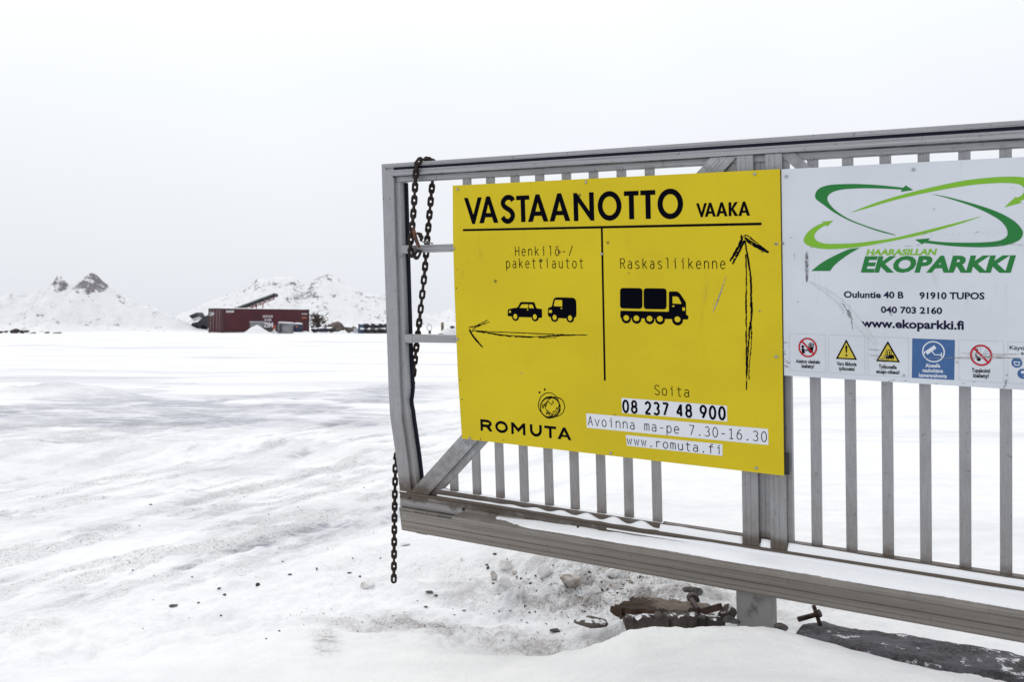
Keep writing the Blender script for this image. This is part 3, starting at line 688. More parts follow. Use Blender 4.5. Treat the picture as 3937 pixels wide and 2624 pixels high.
def capN(D, a, b, t0, t1, w_, m_=0):
    h = t1 - t0; D.poly([(a, t0), (a + w_ * .75, t0), (b - w_, t0 + h * .66), (b - w_, t0), (b, t0), (b, t1), (b - w_ * .75, t1), (a + w_, t0 + h * .34), (a + w_, t1), (a, t1)], m_)
def capO(D, a, b, t0, t1, w_, m_=0, wv=None):
    c = ((a + b) / 2, (t0 + t1) / 2); rx, ry = (b - a) / 2, (t1 - t0) / 2; D.poly([D.ell(c, rx, ry, 40), D.ell(c, rx - w_, ry - (wv or w_), 40)], m_)
def capS(D, a, b, t0, t1, w_, m_=0):
    h = t1 - t0; W_ = b - a
    pts = [(.90, .20), (.80, .115), (.62, .075), (.42, .10), (.25, .20), (.22, .30), (.32, .40), (.52, .48), (.72, .56), (.84, .67), (.83, .78), (.70, .885), (.50, .925), (.30, .88), (.16, .77)]
    D.ribbon(cr([(a + p[0] * W_, t0 + p[1] * h) for p in pts], 5), w_, m_)
def capK(D, a, b, t0, t1, w_, m_=0):
    h = t1 - t0; D.poly([(a, t0), (a + w_, t0), (a + w_, t0 + h * .42), (b - w_ * 1.25, t0), (b - w_ * .05, t0), (a + w_ * 1.75, t0 + h * .47), (b, t1), (b - w_ * 1.3, t1), (a + w_, t0 + h * .56), (a + w_, t1), (a, t1)], m_)
def capR(D, a, b, t0, t1, w_, m_=0):
    h = t1 - t0; x1 = b - (b - a) * .05
    out = [(a, t0), (a + (x1 - a) * .5, t0)] + [(a + (x1 - a) * .56 + (x1 - a) * .44 * math.sin(q), t0 + h * .325 - h * .325 * math.cos(q)) for q in np.linspace(.1, math.pi * .80, 10)] + [(b, t1), (b - w_ * 1.2, t1), (a + (b - a) * .50, t0 + h * .66), (a + w_, t0 + h * .66), (a + w_, t1), (a, t1)]
    hole = [(a + w_, t0 + w_ * .95)] + [(a + (x1 - a) * .54 + ((x1 - a) * .46 - w_) * math.sin(q), t0 + h * .325 - (h * .325 - w_ * .95) * math.cos(q)) for q in np.linspace(0, math.pi, 10)] + [(a + w_, t0 + h * .65 - w_ * .95)]
    D.poly([out, hole], m_)
def capM(D, a, b, t0, t1, w_, m_=0):
    h = t1 - t0; c = (a + b) / 2
    D.poly([(a, t0), (a + w_ * .95, t0), (c, t0 + h * .46), (b - w_ * .95, t0), (b, t0), (b, t1), (b - w_, t1), (b - w_, t0 + h * .36), (c, t0 + h * .80), (a + w_, t0 + h * .36), (a + w_, t1), (a, t1)], m_)
def capU(D, a, b, t0, t1, w_, m_=0):
    c = (a + b) / 2; r_ = (b - a) / 2
    D.poly([(a, t0), (a + w_, t0), (a + w_, t1 - r_)] + [(c - (r_ - w_) * math.cos(q), t1 - r_ + (r_ - w_) * math.sin(q)) for q in np.linspace(.1, math.pi - .1, 9)] + [(b - w_, t1 - r_), (b - w_, t0), (b, t0), (b, t1 - r_)] + [(c + r_ * math.cos(q), t1 - r_ + r_ * math.sin(q)) for q in np.linspace(.05, math.pi - .05, 16)] + [(a, t1 - r_)], m_)

# sans text from the built-in face, fitted to a box on the sign
_mesh_cache = {}
def face_text(D, txt, s0, s1, tb0, tb1, cap, bold, mat_=0, shear=0, lift=0):
    key = (txt, bold)
    if key not in _mesh_cache:
        cu = bpy.data.curves.new('lettering', 'FONT'); cu.body = txt; cu.size = 1; cu.offset = bold; cu.resolution_u = 3; cu.fill_mode = 'FRONT'
        ob = bpy.data.objects.new('lettering', cu); COL.objects.link(ob)
        dg = bpy.context.evaluated_depsgraph_get(); me = bpy.data.meshes.new_from_object(ob.evaluated_get(dg))
        co = np.array([v.co[:2] for v in me.vertices]); fc = [tuple(p.vertices) for p in me.polygons]
        bpy.data.objects.remove(ob); bpy.data.meshes.remove(me); bpy.data.curves.remove(cu)
        _mesh_cache[key] = (co, fc)
    co, fc = _mesh_cache[key]
    CAPH = .729
    x = co[:, 0] - co[:, 0].min(); wid = x.max()
    y = co[:, 1] / CAPH * cap
    sx_ = (s1 - s0 - shear * cap) / wid
    ss_ = s0 + x * sx_ + shear * y
    tt_ = tb0 + (tb1 - tb0) * (x / wid) - y
    n = D.n + lift; D.k += 1
    out = []
    for f in fc:
        A, B, C_ = (np.array((ss_[i], tt_[i])) for i in f[:3])
        crs = (B[0] - A[0]) * (C_[1] - A[1]) - (B[1] - A[1]) * (C_[0] - A[0])
        out.append(f if crs < 0 else f[::-1])
    P = [(float(a), float(b), n) for a, b in zip(ss_, tt_)]
    D.add([gw(*p) for p in P], out, mat_, P)

def sketch(D, pts, wid, passes=3, jit=.0015, mat_=0, seed=1, dry=.25):
    """charcoal line: a few ragged ribbons with dry gaps"""
    r_ = random.Random(seed); L = cr(pts, 10)
    for q in range(passes):
        off = (q - (passes - 1) / 2) * wid / max(1, passes); seg = []; 
        lst = []
        for i, p in enumerate(L):
            if q and r_.random() < dry * .25:
                if len(seg) > 2: lst.append(seg)
                seg = []; continue
            a = L[max(0, i - 1)]; b = L[min(len(L) - 1, i + 1)]; d = Vector((b[0] - a[0], b[1] - a[1])).normalized()
            f = i / (len(L) - 1)
            o_ = off * (math.sin(math.pi * min(1, f * 1.1)) * .6 + .5) + r_.uniform(-jit, jit)
            seg.append((p[0] - d.y * o_, p[1] + d.x * o_))
        if len(seg) > 2: lst.append(seg)
        for seg in lst:
            D.ribbon(seg, [max(.0017, wid / passes * r_.uniform(1.2, 2.7)) for _ in seg], mat_)

za = (1700, 680, 700 / 2335); zb = (2300, 680, 750 / 2352); zc = (1720, 1080, 640 / 1568); zd = (2220, 1080, 800 / 1960); ze = (2150, 1700, 1000 / 1960)
zw = (2980, 600, 957 / 2353); zv = (2980, 1080, 957 / 2353)
def Q(z, x, y, n): return gp(z[0] + x * z[2], z[1] + y * z[2], n)

# ------------------------------------------------------------------ yellow direction sign
YN = .030
ysign = empty('direction_sign', gw(1.17, 1.306, YN), 'yellow sign with black lettering, car and lorry symbols, screwed to the gate', 'sign')
g = GB_()
tt = np.linspace(.1248, 1.306, 22)
lo_ = lambda t: np.interp(t, [.12, .35, .6, 1.0, 1.31], [.4305, .4225, .4205, .4235, .4355])
for i in range(21):
    a, b = tt[i], tt[i + 1]
    g.hexa([(lo_(a), a, YN), (1.9155, a + .001, YN), (1.9155, b + .001, YN), (lo_(b), b, YN), (lo_(a), a, YN - .005), (1.9155, a + .001, YN - .005), (1.9155, b + .001, YN - .005), (lo_(b), b, YN - .005)])
g.build('panel', M['yellow'], ysign)
g = GB_(); g.gbox(1.895, 1.9325, 1.222, 1.304, .002, YN - .0055); g.build('spacer_and_shade', M['dark_gap'], ysign)
g = GB_(); g.gbox(1.885, 1.9185, .128, 1.220, .002, YN - .0055); g.build('spacer_and_shade', M['dark_gap'], ysign)  # dark strip standing in for the shadow gap along the panel's right edge
D = Draw(YN + .0006)
T0, T1 = .1818, .3022; WW = .0222
capV(D, .4901, .5857, .184, .3046, WW * .97); capA(D, .5688, .6693, .1812, .3017, WW * 1.02); capS(D, .6790, .7560, .1800, .3055, WW * 1.02); capT(D, .7641, .8306, .1842, .3013, WW, 0, .88)
capA(D, .8209, .9222, .1818, .3015, WW * 1.02); capA(D, .9276, 1.0280, .1815, .3018, WW * 1.02); capN(D, 1.0448, 1.1405, .1830, .3030, WW * .98); capO(D, 1.1576, 1.2656, .1812, .3052, WW)
capT(D, 1.2775, 1.3424, .1848, .3015, WW, 0, .88); capT(D, 1.3501, 1.4151, .1846, .3017, WW, 0, .88); capO(D, 1.4235, 1.5318, .1817, .3052, WW)
D.build('lettering', M['black'], ysign); D = Draw(YN + .0006)
w2 = .0112
capV(D, 1.5854, 1.6297, .2450, .3008, w2); capA(D, 1.6199, 1.6652, .2438, .2993, w2); capA(D, 1.6659, 1.7119, .2440, .2994, w2); capK(D, 1.7160, 1.7541, .2450, .2993, w2); capA(D, 1.7541, 1.8000, .2441, .2995, w2)
D.build('lettering', M['black'], ysign); D = Draw(YN + .0006)
D.poly([(.4788, .3262), (1.8436, .3271), (1.8434, .3370), (.4786, .3360)])
D.poly([(1.1696, .3367), (1.1784, .3367), (1.1752, .9842), (1.1666, .9842)])
D.build('divider_line', M['black'], ysign); D = Draw(YN + .0006)
stroke_text(D, 'Henkilö-/', .7520, .4505, 1.0357, .4510, .0415, .0185, .0034)
stroke_text(D, 'pakettiautot', .7035, .5048, 1.0839, .5046, .0425, .0185, .0034)
D.build('lettering', M['black'], ysign); D = Draw(YN + .0006)
stroke_text(D, 'Raskasliikenne', 1.2553, .5060, 1.6985, .5058, .0425, .0190, .0034)
D.build('lettering', M['black'], ysign); D = Draw(YN + .0006)
stroke_text(D, 'Soita', 1.3940, 1.0285, 1.5424, 1.0273, .0400, .0215, .0034)
D.build('lettering', M['black'], ysign); D = Draw(YN + .0006)
# company name
def sx_c(x, y): return Q(zc, x, y, YN)[0]
rt0, rt1, rw = 1.2045, 1.2583, .0128
capR(D, sx_c(312, 1360), sx_c(425, 1390), rt0, rt1, rw); capO(D, sx_c(452, 1380), sx_c(570, 1385), rt0 - .0008, rt1 + .0008, rw); capM(D, sx_c(602, 1390), sx_c(735, 1400), rt0, rt1, rw)
capU(D, sx_c(778, 1400), sx_c(890, 1410), rt0, rt1 + .0006, rw); capT(D, sx_c(914, 1420), sx_c(1026, 1425), rt0, rt1, rw, 0, .9); capA(D, sx_c(1038, 1500), sx_c(1170, 1503), rt0, rt1, rw * 1.1)
ob = D.build('lettering', M['black'], ysign)
# stickers over old text
D = Draw(YN + .0005)
strips = [[(1.2452, 1.0525), (1.6968, 1.0512), (1.6966, 1.1151), (1.2465, 1.1170)], [(1.0789, 1.1324), (1.8569, 1.1293), (1.8576, 1.1927), (1.0805, 1.1955)], [(1.2610, 1.2095), (1.6756, 1.2075), (1.6748, 1.2553), (1.2650, 1.2555)]]
for st_ in strips:
    D = Draw(YN + .0005); D.poly(st_); o_ = D.build('sticker', M['patch'], ysign)
    D = Draw(YN + .0011)
    if st_ is strips[0]:
        adv = []; x = 0
        for ch in '08 237 48 900': adv.append(x); x += .0225 if ch == ' ' else .0385
        f_ = (1.6885 - 1.2520) / (x - .0385 + .0245); adv = [q * f_ for q in adv]
        stroke_text(D, '08 237 48 900', 1.2520, 1.1120, 1.6885, 1.1070, .0490, .0235, .0092, adv=adv)
    elif st_ is strips[1]: stroke_text(D, 'Avoinna ma-pe 7.30-16.30', 1.0880, 1.1832, 1.8510, 1.1812, .0395, .0205, .0032)
    else: stroke_text(D, 'www.romuta.fi', 1.2665, 1.2490, 1.6710, 1.2490, .0360, .0210, .0033)
    D.build('lettering', M['black'], o_)
# pictograms: black shape, then yellow windows and hubs on top
def rrect(P, r_, k_=4):
    out = []; n_ = len(P)
    for i in range(n_):
        p = Vector(P[i]); a = Vector(P[i - 1]) - p; b = Vector(P[(i + 1) % n_]) - p
        ra = min(r_, a.length * .45); rb = min(r_, b.length * .45); A = p + a.normalized() * ra; B = p + b.normalized() * rb
        for j in range(k_ + 1):
            t = j / k_; v = A * (1 - t) ** 2 + p * 2 * t * (1 - t) + B * t * t; out.append((v.x, v.y))
    return out
def QQ(z, pts): return [Q(z, x, y, YN) for x, y in pts]
D = Draw(YN + .0006)
D.poly(rrect(QQ(zc, [(570, 270), (592, 264), (662, 252), (690, 200), (820, 202), (840, 262), (892, 266), (893, 350), (858, 350), (800, 346), (676, 343), (612, 338), (568, 334)]), .006))
for x, y in ((642, 344), (827, 348)): D.disc_(Q(zc, x, y, YN), .0178, .0165)
for P in ([(702, 222), (763, 222), (763, 258), (681, 256)], [(772, 223), (802, 224), (816, 260), (772, 259)]): D.poly(rrect(QQ(zc, P), .002), 1, .0004)
D.poly(QQ(zc, [(585, 281), (599, 281), (599, 303), (580, 302)]), 1, .0004); D.poly(QQ(zc, [(749, 270), (764, 270), (764, 279), (749, 278)]), 1, .0004)
for x, y in ((641, 337), (825, 341)): D.disc_(Q(zc, x, y, YN), .0098, .0118, 1, .0004)
D.build('pictogram', [M['black'], M['yellow']], ysign)
D = Draw(YN + .0006)
D.poly(rrect(QQ(zc, [(946, 262), (962, 250), (984, 246), (1000, 172), (1022, 156), (1190, 160), (1214, 185), (1217, 330), (1200, 352), (1126, 356), (1044, 352), (975, 345), (947, 335)]), .010))
for x, y in ((1010, 352), (1158, 358)): D.disc_(Q(zc, x, y, YN), .0182, .0170)
D.poly(rrect(QQ(zc, [(1014, 181), (1081, 182), (1083, 243), (1003, 240)]), .003), 1, .0004); D.poly(QQ(zc, [(957, 276), (986, 276), (986, 302), (955, 302)]), 1, .0004); D.poly(QQ(zc, [(1068, 255), (1083, 255), (1083, 265), (1068, 265)]), 1, .0004)
for x, y in ((1011, 346), (1156, 352)): D.disc_(Q(zc, x, y, YN), .0098, .0118, 1, .0004)
D.build('pictogram', [M['black'], M['yellow']], ysign)
D = Draw(YN + .0006)
D.poly(rrect(QQ(zd, [(402, 68), (613, 70), (613, 265), (402, 261)]), .014)); D.poly(rrect(QQ(zd, [(624, 70), (840, 73), (840, 270), (625, 267)]), .014))
D.poly(rrect(QQ(zd, [(862, 101), (940, 101), (965, 118), (1023, 205), (1025, 325), (1045, 327), (1046, 366), (995, 366), (895, 362), (404, 350), (404, 282), (862, 293)]), .006))
for x, y in ((460, 356), (557, 359), (680, 364), (778, 366)): D.disc_(Q(zd, x, y, YN), .0215, .0208)
D.disc_(Q(zd, 943, 371, YN), .0232, .0220)
D.poly(rrect(QQ(zd, [(897, 148), (942, 150), (955, 160), (982, 218), (897, 215)]), .003), 1, .0004); D.poly(QQ(zd, [(894, 233), (914, 233), (914, 246), (894, 245)]), 1, .0004); D.poly(rrect(QQ(zd, [(990, 250), (1014, 252), (1014, 284), (988, 281)]), .003), 1, .0004)
for x, y in ((461, 351), (556, 354), (680, 358), (777, 360), (943, 364)): D.disc_(Q(zd, x, y, YN), .0125, .0118, 1, .0004)
D.build('pictogram', [M['black'], M['yellow']], ysign)
# hand-drawn arrows
D = Draw(YN + .0006)
sketch(D, QQ(zc, [(1315, 513), (1100, 509), (900, 501), (650, 490), (450, 483), (250, 470)]), .0028, 2, .0006, seed=3, dry=.5)
sketch(D, QQ(zc, [(250, 472), (400, 495), (540, 517), (700, 527), (850, 530), (1000, 520), (1200, 513)]), .0052, 3, .0010, seed=4, dry=.5)
sketch(D, QQ(zc, [(860, 541), (940, 540), (1030, 536)]), .0014, 2, .0006, seed=5, dry=.9)
sketch(D, QQ(zc, [(203, 439), (262, 430), (330, 398), (378, 372)]), .0040, 3, .0007, seed=6)
sketch(D, QQ(zc, [(235, 462), (300, 425), (398, 388)]), .0028, 2, .0007, seed=7)
sketch(D, QQ(zc, [(206, 462), (240, 520), (285, 575), (332, 627)]), .0075, 4, .0009, seed=8, dry=.3)
sketch(D, QQ(zc, [(212, 452), (222, 478), (255, 470)]), .0030, 2, .0005, seed=9)
D.build('arrow_mark', M['black'], ysign)
D = Draw(YN + .0006)
cv = lambda pts: [gp(zb[0] + x * zb[2], zb[1] + y * zb[2], YN) for x, y in pts]
sketch(D, cv([(1720, 700), (1726, 770), (1660, 900), (1590, 1018)]), .0085, 4, .0010, seed=11, dry=.3)
sketch(D, cv([(1765, 765), (1715, 870), (1660, 970), (1622, 1052)]), .0065, 3, .0010, seed=12, dry=.3)
sketch(D, cv([(1748, 722), (1790, 708), (1860, 755), (1950, 830), (2055, 908)]), .0040, 3, .0010, seed=13, dry=.5)
sketch(D, cv([(1765, 735), (1850, 800), (1950, 860), (2055, 912)]), .0115, 5, .0012, seed=14, dry=.25)
sketch(D, cv([(1768, 770), (1795, 920), (1835, 1180), (1845, 1450), (1842, 1568)]) + [gp(zd[0] + x * zd[2], zd[1] + y * zd[2], YN) for x, y in ((1640, 200), (1640, 330), (1620, 480), (1608, 640), (1600, 800), (1595, 900))], .0062, 4, .0011, seed=15, dry=.35)
sketch(D, cv([(1780, 930), (1785, 1200), (1783, 1500)]) + [gp(zd[0] + x * zd[2], zd[1] + y * zd[2], YN) for x, y in ((1590, 300), (1590, 520), (1592, 760), (1594, 1030))], .0046, 3, .0009, seed=16, dry=.35)
sketch(D, [gp(zd[0] + x * zd[2], zd[1] + y * zd[2], YN) for x, y in ((1638, 400), (1640, 520), (1632, 660), (1618, 800), (1616, 930))], .0030, 2, .0010, seed=17, dry=1.6)
D.build('arrow_mark', M['black'], ysign)
# company emblem: scribbled double ring with jagged teeth
D = Draw(YN + .0006)
def ecl(c, rx, ry, wob, sd, n_=26, ph=0):
    r_ = random.Random(sd); return QQ(zc, [(c[0] + (rx + r_.uniform(-wob, wob)) * math.cos(2 * math.pi * i / n_ + ph), c[1] + (ry + r_.uniform(-wob, wob)) * math.sin(2 * math.pi * i / n_ + ph)) for i in range(n_ + 1)])
D.ribbon(ecl((968, 1195), 92, 98, 2, 1), [.0055, .0075, .004, .0075, .0055]); D.ribbon(ecl((955, 1170), 97, 112, 3, 2), [.0030, .0042, .0026]); D.ribbon(ecl((1015, 1190), 90, 92, 3, 3, ph=2), [.0026, .0044, .0028])
D.ribbon(ecl((972, 1200), 94, 97, 4, 4, ph=1), .0024)
for zig in ([(890, 1190), (902, 1160), (908, 1196), (922, 1150), (930, 1185), (945, 1135), (985, 1172), (995, 1130), (1002, 1158)], [(930, 1262), (948, 1222), (962, 1258), (966, 1240), (990, 1268), (998, 1232), (1010, 1240), (1032, 1196), (1042, 1215)], [(893, 1180), (900, 1205), (915, 1165), (925, 1190)], [(935, 1262), (950, 1245), (970, 1268)]):
    D.ribbon(QQ(zc, zig), .0030)
for x, y in ((868, 1053), (918, 1026)): D.disc_(Q(zc, x, y, YN), .0048, .0052)
D.build('emblem', M['black'], ysign)
# scrapes
D = Draw(YN + .0005)
for P, w_ in ((cv([(1345, 1240), (1255, 1550)]), [.0004, .0012, .0003]), (cv([(1550, 1180), (1500, 1330), (1415, 1560)]), [.0004, .0016, .0046, .0036])): D.ribbon(P, w_)
D.ribbon([gp(zd[0] + x * zd[2], zd[1] + y * zd[2], YN) for x, y in ((1385, 10), (1350, 110), (1310, 220), (1275, 305))], [.001, .005, .0045, .001]); D.ribbon([gp(zd[0] + x * zd[2], zd[1] + y * zd[2], YN) for x, y in ((1300, 170), (1270, 260))], [.0005, .003, .0006])
D.build('scrape', M['scuff'], ysign)
for c_, r1_, r2_ in ((Q(zb, 2148, 810, YN), .0070, .0050), (Q(zd, 1718, 285, YN), .0034, .0036)): D = Draw(YN + .0005); D.disc_(c_, r1_, r2_); D.build('dirt_spot', M['scuff'], ysign)
D = Draw(YN + .0005); D.disc_(Q(zc, 700, 872, YN), .0030, .0032)
D.build('dirt_spot', M['scuff'], ysign)
for s_, t_ in ((.4576, .1430), (.4262, .4151), (1.1066, .1385), (1.1716, .4443), (.4300, .8383), (.4792, 1.2982), (1.1908, 1.2950), (1.8092, 1.2888), (1.8200, .1400), (1.8921, .8442)):
    gbolt(s_, t_, YN + .0012, .0058, .0045, ysign, M['screw'], 'screw')
for s_, t_ in ((.4427, 1.1194), (.5373, 1.2976), (.4330, .60), (.4350, 1.03)): gbolt(s_, t_, YN + .0012, .0030, .0008, ysign, M['bolt'], 'screw_hole')

# ------------------------------------------------------------------ white information sign
WN = .024; WR = 2.832
wsign = empty('information_sign', gw(2.37, .9165, WN), 'white sign with green arrow swooshes, blue address lines and a row of safety symbols', 'sign')
g = GB_(); g.gbox(1.9195, WR, .1263, .9165, WN - .004, WN); g.build('panel', M['white'], wsign)
g = GB_()
for s_ in (2.02, 2.40, 2.78): g.gbox(s_ - .02, s_ + .02, .15, .89, -.0225, WN - .0045)
g.build('spacer_and_shade', M['dark_gap'], wsign)
def QW(pts, z=zw): return [Q(z, x, y, WN) for x, y in pts]
def swoosh(outer, head, inner): return cr(QW(outer), 4) + QW(head) + cr(QW(inner), 4)[:-1]
D = Draw(WN + .0006)
D.poly(swoosh([(1145, 752), (1000, 719), (850, 668), (700, 610), (560, 535), (450, 455), (390, 410), (378, 372), (400, 322), (460, 287), (560, 269), (750, 264), (950, 273), (1100, 287), (1213, 299)], [(1235, 277), (1307, 322), (1188, 340)], [(1200, 318), (1100, 312), (950, 306), (800, 306), (650, 315), (560, 335), (508, 368), (495, 410), (520, 460), (580, 520), (680, 585), (800, 638), (950, 690), (1050, 719), (1145, 747)]))
D.poly(swoosh([(1465, 357), (1600, 380), (1800, 430), (2000, 490), (2150, 550), (2270, 622), (2330, 690), (2343, 735), (2320, 785), (2260, 820), (2150, 850), (2000, 862), (1850, 862), (1650, 850), (1410, 822)], [(1390, 837), (1323, 790), (1465, 778)], [(1447, 800), (1600, 815), (1800, 820), (2000, 815), (2120, 800), (2182, 768), (2198, 725), (2180, 670), (2120, 605), (2000, 535), (1850, 470), (1700, 420), (1580, 385), (1465, 357)]))
D.poly(cr(QW([(343, 1088), (420, 1025), (500, 975), (600, 925), (705, 880), (803, 870)]), 4) + cr(QW([(803, 870), (720, 915), (640, 970), (565, 1030), (520, 1088)]), 4)[1:])
D.poly(swoosh([(705, 538), (850, 480), (1050, 410), (1300, 340), (1550, 280), (1800, 230), (2050, 202), (2250, 195), (2370, 205), (2440, 235), (2465, 285), (2440, 345), (2390, 392), (2312, 428)], [(2337, 440), (2165, 487), (2275, 385)], [(2290, 395), (2332, 370), (2354, 335), (2348, 295), (2300, 266), (2200, 255), (2050, 258), (1850, 275), (1600, 315), (1350, 365), (1100, 425), (850, 500), (705, 538)]), 1)
D.poly(swoosh([(1960, 567), (1800, 625), (1600, 685), (1400, 740), (1200, 785), (1000, 825), (800, 860), (600, 878), (480, 880), (380, 868), (310, 845), (275, 815), (275, 775), (310, 720), (380, 665), (460, 630)], [(437, 622), (550, 612), (492, 668)], [(478, 654), (420, 690), (380, 730), (372, 770), (400, 805), (470, 828), (600, 830), (750, 825), (900, 808), (1100, 780), (1300, 735), (1500, 685), (1700, 635), (1960, 567)]), 1)
D.build('logo_swoosh', [M['green'], M['lime']], wsign)
D = Draw(WN + .0006)
face_text(D, 'HAARASILLAN', 2.2200, 2.4555,   .4540, .4540, .0215, .040, 1, .26)
face_text(D, 'EKOPARKKI', 2.2017, 2.6976, .5148, .5132, .0565, .045, 0, .26)
LM = [M['green'], M['lime'], M['navy']]
D.build('lettering', LM, wsign); D = Draw(WN + .0006)
face_text(D, 'Ouluntie 40 B', 2.1410, 2.3452, .6112, .6098, .0240, .030, 2); D.build('lettering', LM, wsign); D = Draw(WN + .0006); face_text(D, '91910 TUPOS', 2.3974, 2.6028, .6106, .6085, .0240, .030, 2)
D.build('lettering', LM, wsign); D = Draw(WN + .0006)
face_text(D, '040 703 2160', 2.2686, 2.4705, .6640, .6632, .0235, .030, 2); D.build('lettering', LM, wsign); D = Draw(WN + .0006); face_text(D, 'www.ekoparkki.fi', 2.2011, 2.5388, .7188, .7158, .0310, .032, 2)
D.build('lettering', [M['green'], M['lime'], M['navy']], wsign)
MATS = [M['whiteprint'], M['red'], M['black'], M['signyellow'], M['blue'], M['greyline'], M['navy']]
def frame(D, a, b, c=.7530, d=.8960, w_=.0011):
    for P in ([(a, c), (b, c)], [(a, d), (b, d)], [(a, c + .0006), (a, d - .0006)], [(b, c + .0006), (b, d - .0006)]): D.ribbon(P, w_, 5)
def cap(D, rows, c, top, h=.0145, m_=2, pitch=.0182):
    for i, (tx, wd) in enumerate(rows): face_text(D, tx, c - wd / 2, c + wd / 2, top + i * pitch + .0005, top + i * pitch - .0005, h, .030, m_)
def ban(D, c, r_):
    rx, ry = r_ * .92, r_; D.ring(c, rx, ry, r_ * .16, 1, .0006)
    D.ribbon([(c[0] - rx * .64, c[1] - ry * .64), (c[0] + rx * .64, c[1] + ry * .64)], r_ * .17, 1, .0007)
def tri(D, c, top, bot, hw):
    D.poly(rrect([(c, top), (c + hw, bot), (c - hw, bot)], .003), 2); D.poly(rrect([(c, top + .0115), (c + hw - .0085, bot - .0050), (c - hw + .0085, bot - .0050)], .001), 3, .0003)
# keep out
D = Draw(WN + .0006); frame(D, 1.9415, 2.0735); c = (2.0090, .8040); ban(D, c, .0373)
hx, hy = 2.0195, .8090
D.poly(rrect([(hx - .012, hy - .004), (hx + .010, hy - .006), (hx + .008, hy + .012), (hx - .004, hy + .016)], .003), 2)
for i, (dx, l_) in enumerate(((-.0055, .015), (-.001, .019), (.0035, .0185), (.008, .015))): D.ribbon([(hx + dx, hy), (hx + dx * 1.25 + .001, hy - .006 - l_)], .0034, 2)
D.ribbon([(hx - .007, hy + .008), (hx - .016, hy + .001)], .0036, 2)
D.disc_((1.9905, .8015), .0052, .0056, 2); D.poly([(1.986, .808), (1.995, .808), (1.999, .826), (1.988, .828)], 2); D.ribbon([(1.994, .812), (2.006, .818)], .0032, 2)
cap(D, [('Asiaton oleskelu', .089), ('kielletty!', .046)], 2.0085, .8640); D.build('safety_symbol', MATS, wsign)
# moving machines
D = Draw(WN + .0006); frame(D, 2.0845, 2.2130); tri(D, 2.1480, .7665, .8418, .0377)
D.poly(rrect([(2.1440, .7905), (2.1520, .7905), (2.1500, .8180), (2.1462, .8180)], .002), 2, .0005); D.disc_((2.1481, .8265), .0036, .0038, 2, .0005)
cap(D, [('Varo liikkuvia', .0700), ('työkoneita!', .0560)], 2.1485, .8655); D.build('safety_symbol', MATS, wsign)
# forklift right of way
D = Draw(WN + .0006); frame(D, 2.2238, 2.3605); tri(D, 2.2915, .7665, .8432, .0408)
x, y = 2.2960, .8300
D.poly(rrect([(x - .010, y - .012), (x + .016, y - .013), (x + .016, y + .001), (x - .012, y + .002)], .002), 2, .0005)
D.ribbon([(x - .007, y - .012), (x - .004, y - .030), (x + .008, y - .031), (x + .008, y - .013)], .0022, 2, .0005)
for dx in (-.016, -.0115): D.ribbon([(x + dx, y), (x + dx + .008, y - .032)], .0020, 2, .0005)
D.ribbon([(x - .016, y + .001), (x - .030, y + .004)], .0022, 2, .0005); D.disc_((x - .006, y + .002), .0042, .0045, 2, .0005); D.disc_((x + .010, y + .001), .0042, .0045, 2, .0005)
D.disc_((x - .006, y + .002), .0018, .002, 3, .0007); D.disc_((x + .010, y + .001), .0018, .002, 3, .0007); D.disc_((x + .001, y - .023), .0026, .0028, 2, .0005); D.ribbon([(x + .001, y - .02), (x + .002, y - .012)], .004, 2, .0005)
cap(D, [('Työkoneilla', .0610), ('etuajo-oikeus!', .0790)], 2.2905, .8685); D.build('safety_symbol', MATS, wsign)
# camera surveillance
D = Draw(WN + .0006); D.poly([(2.3731, .7540), (2.5105, .7538), (2.5081, .8960), (2.3707, .8968)], 4)
c = (2.4418, .7988); D.ring(c, .0368, .0380, .0042, 0, .0004)
D.poly([Q(zv, *p, WN) for p in ((1418, 668), (1505, 610), (1525, 640), (1440, 700))], 0, .0004); D.poly([Q(zv, *p, WN) for p in ((1405, 668), (1417, 672), (1420, 690), (1410, 694))], 0, .0004)
D.ribbon([Q(zv, *p, WN) for p in ((1480, 665), (1508, 700), (1568, 702))], .0032, 0, .0004); D.ribbon([Q(zv, *p, WN) for p in ((1572, 682), (1572, 722))], .0036, 0, .0004)
for i, (tx, wd) in enumerate((('Alueella', .0480), ('nauhoittava', .0660), ('kameravalvonta', .0900))): face_text(D, tx, 2.4395 - wd / 2, 2.4395 + wd / 2, .8555 + .0180 * i, .8540 + .0180 * i, .0140, .028, 0, 0, .0004)
D.build('safety_symbol', MATS, wsign)
# no smoking
D = Draw(WN + .0006); frame(D, 2.5228, 2.6612); c = (2.5920, .8040)
D.ribbon([Q(zv, *p, WN) for p in ((1895, 700), (1925, 745))], .0052, 2); D.disc_(Q(zv, 1925, 742, WN), .0065, .0070, 2)
D.ribbon(cr(QW([(1898, 655), (1915, 645), (1912, 668), (1895, 690)], zv), 5), .0022, 2); D.ribbon(cr(QW([(1925, 628), (1945, 640), (1938, 668), (1915, 690)], zv), 5), .0022, 5)
for dx in (0, 22): D.ribbon([Q(zv, 1952 + dx, 715, WN), Q(zv, 2000 + dx, 645, WN)], .0026, 5)
ban(D, c, .0373); cap(D, [('Tupakointi', .0570), ('kielletty!', .0480)], 2.5915, .8640); D.build('safety_symbol', MATS, wsign)
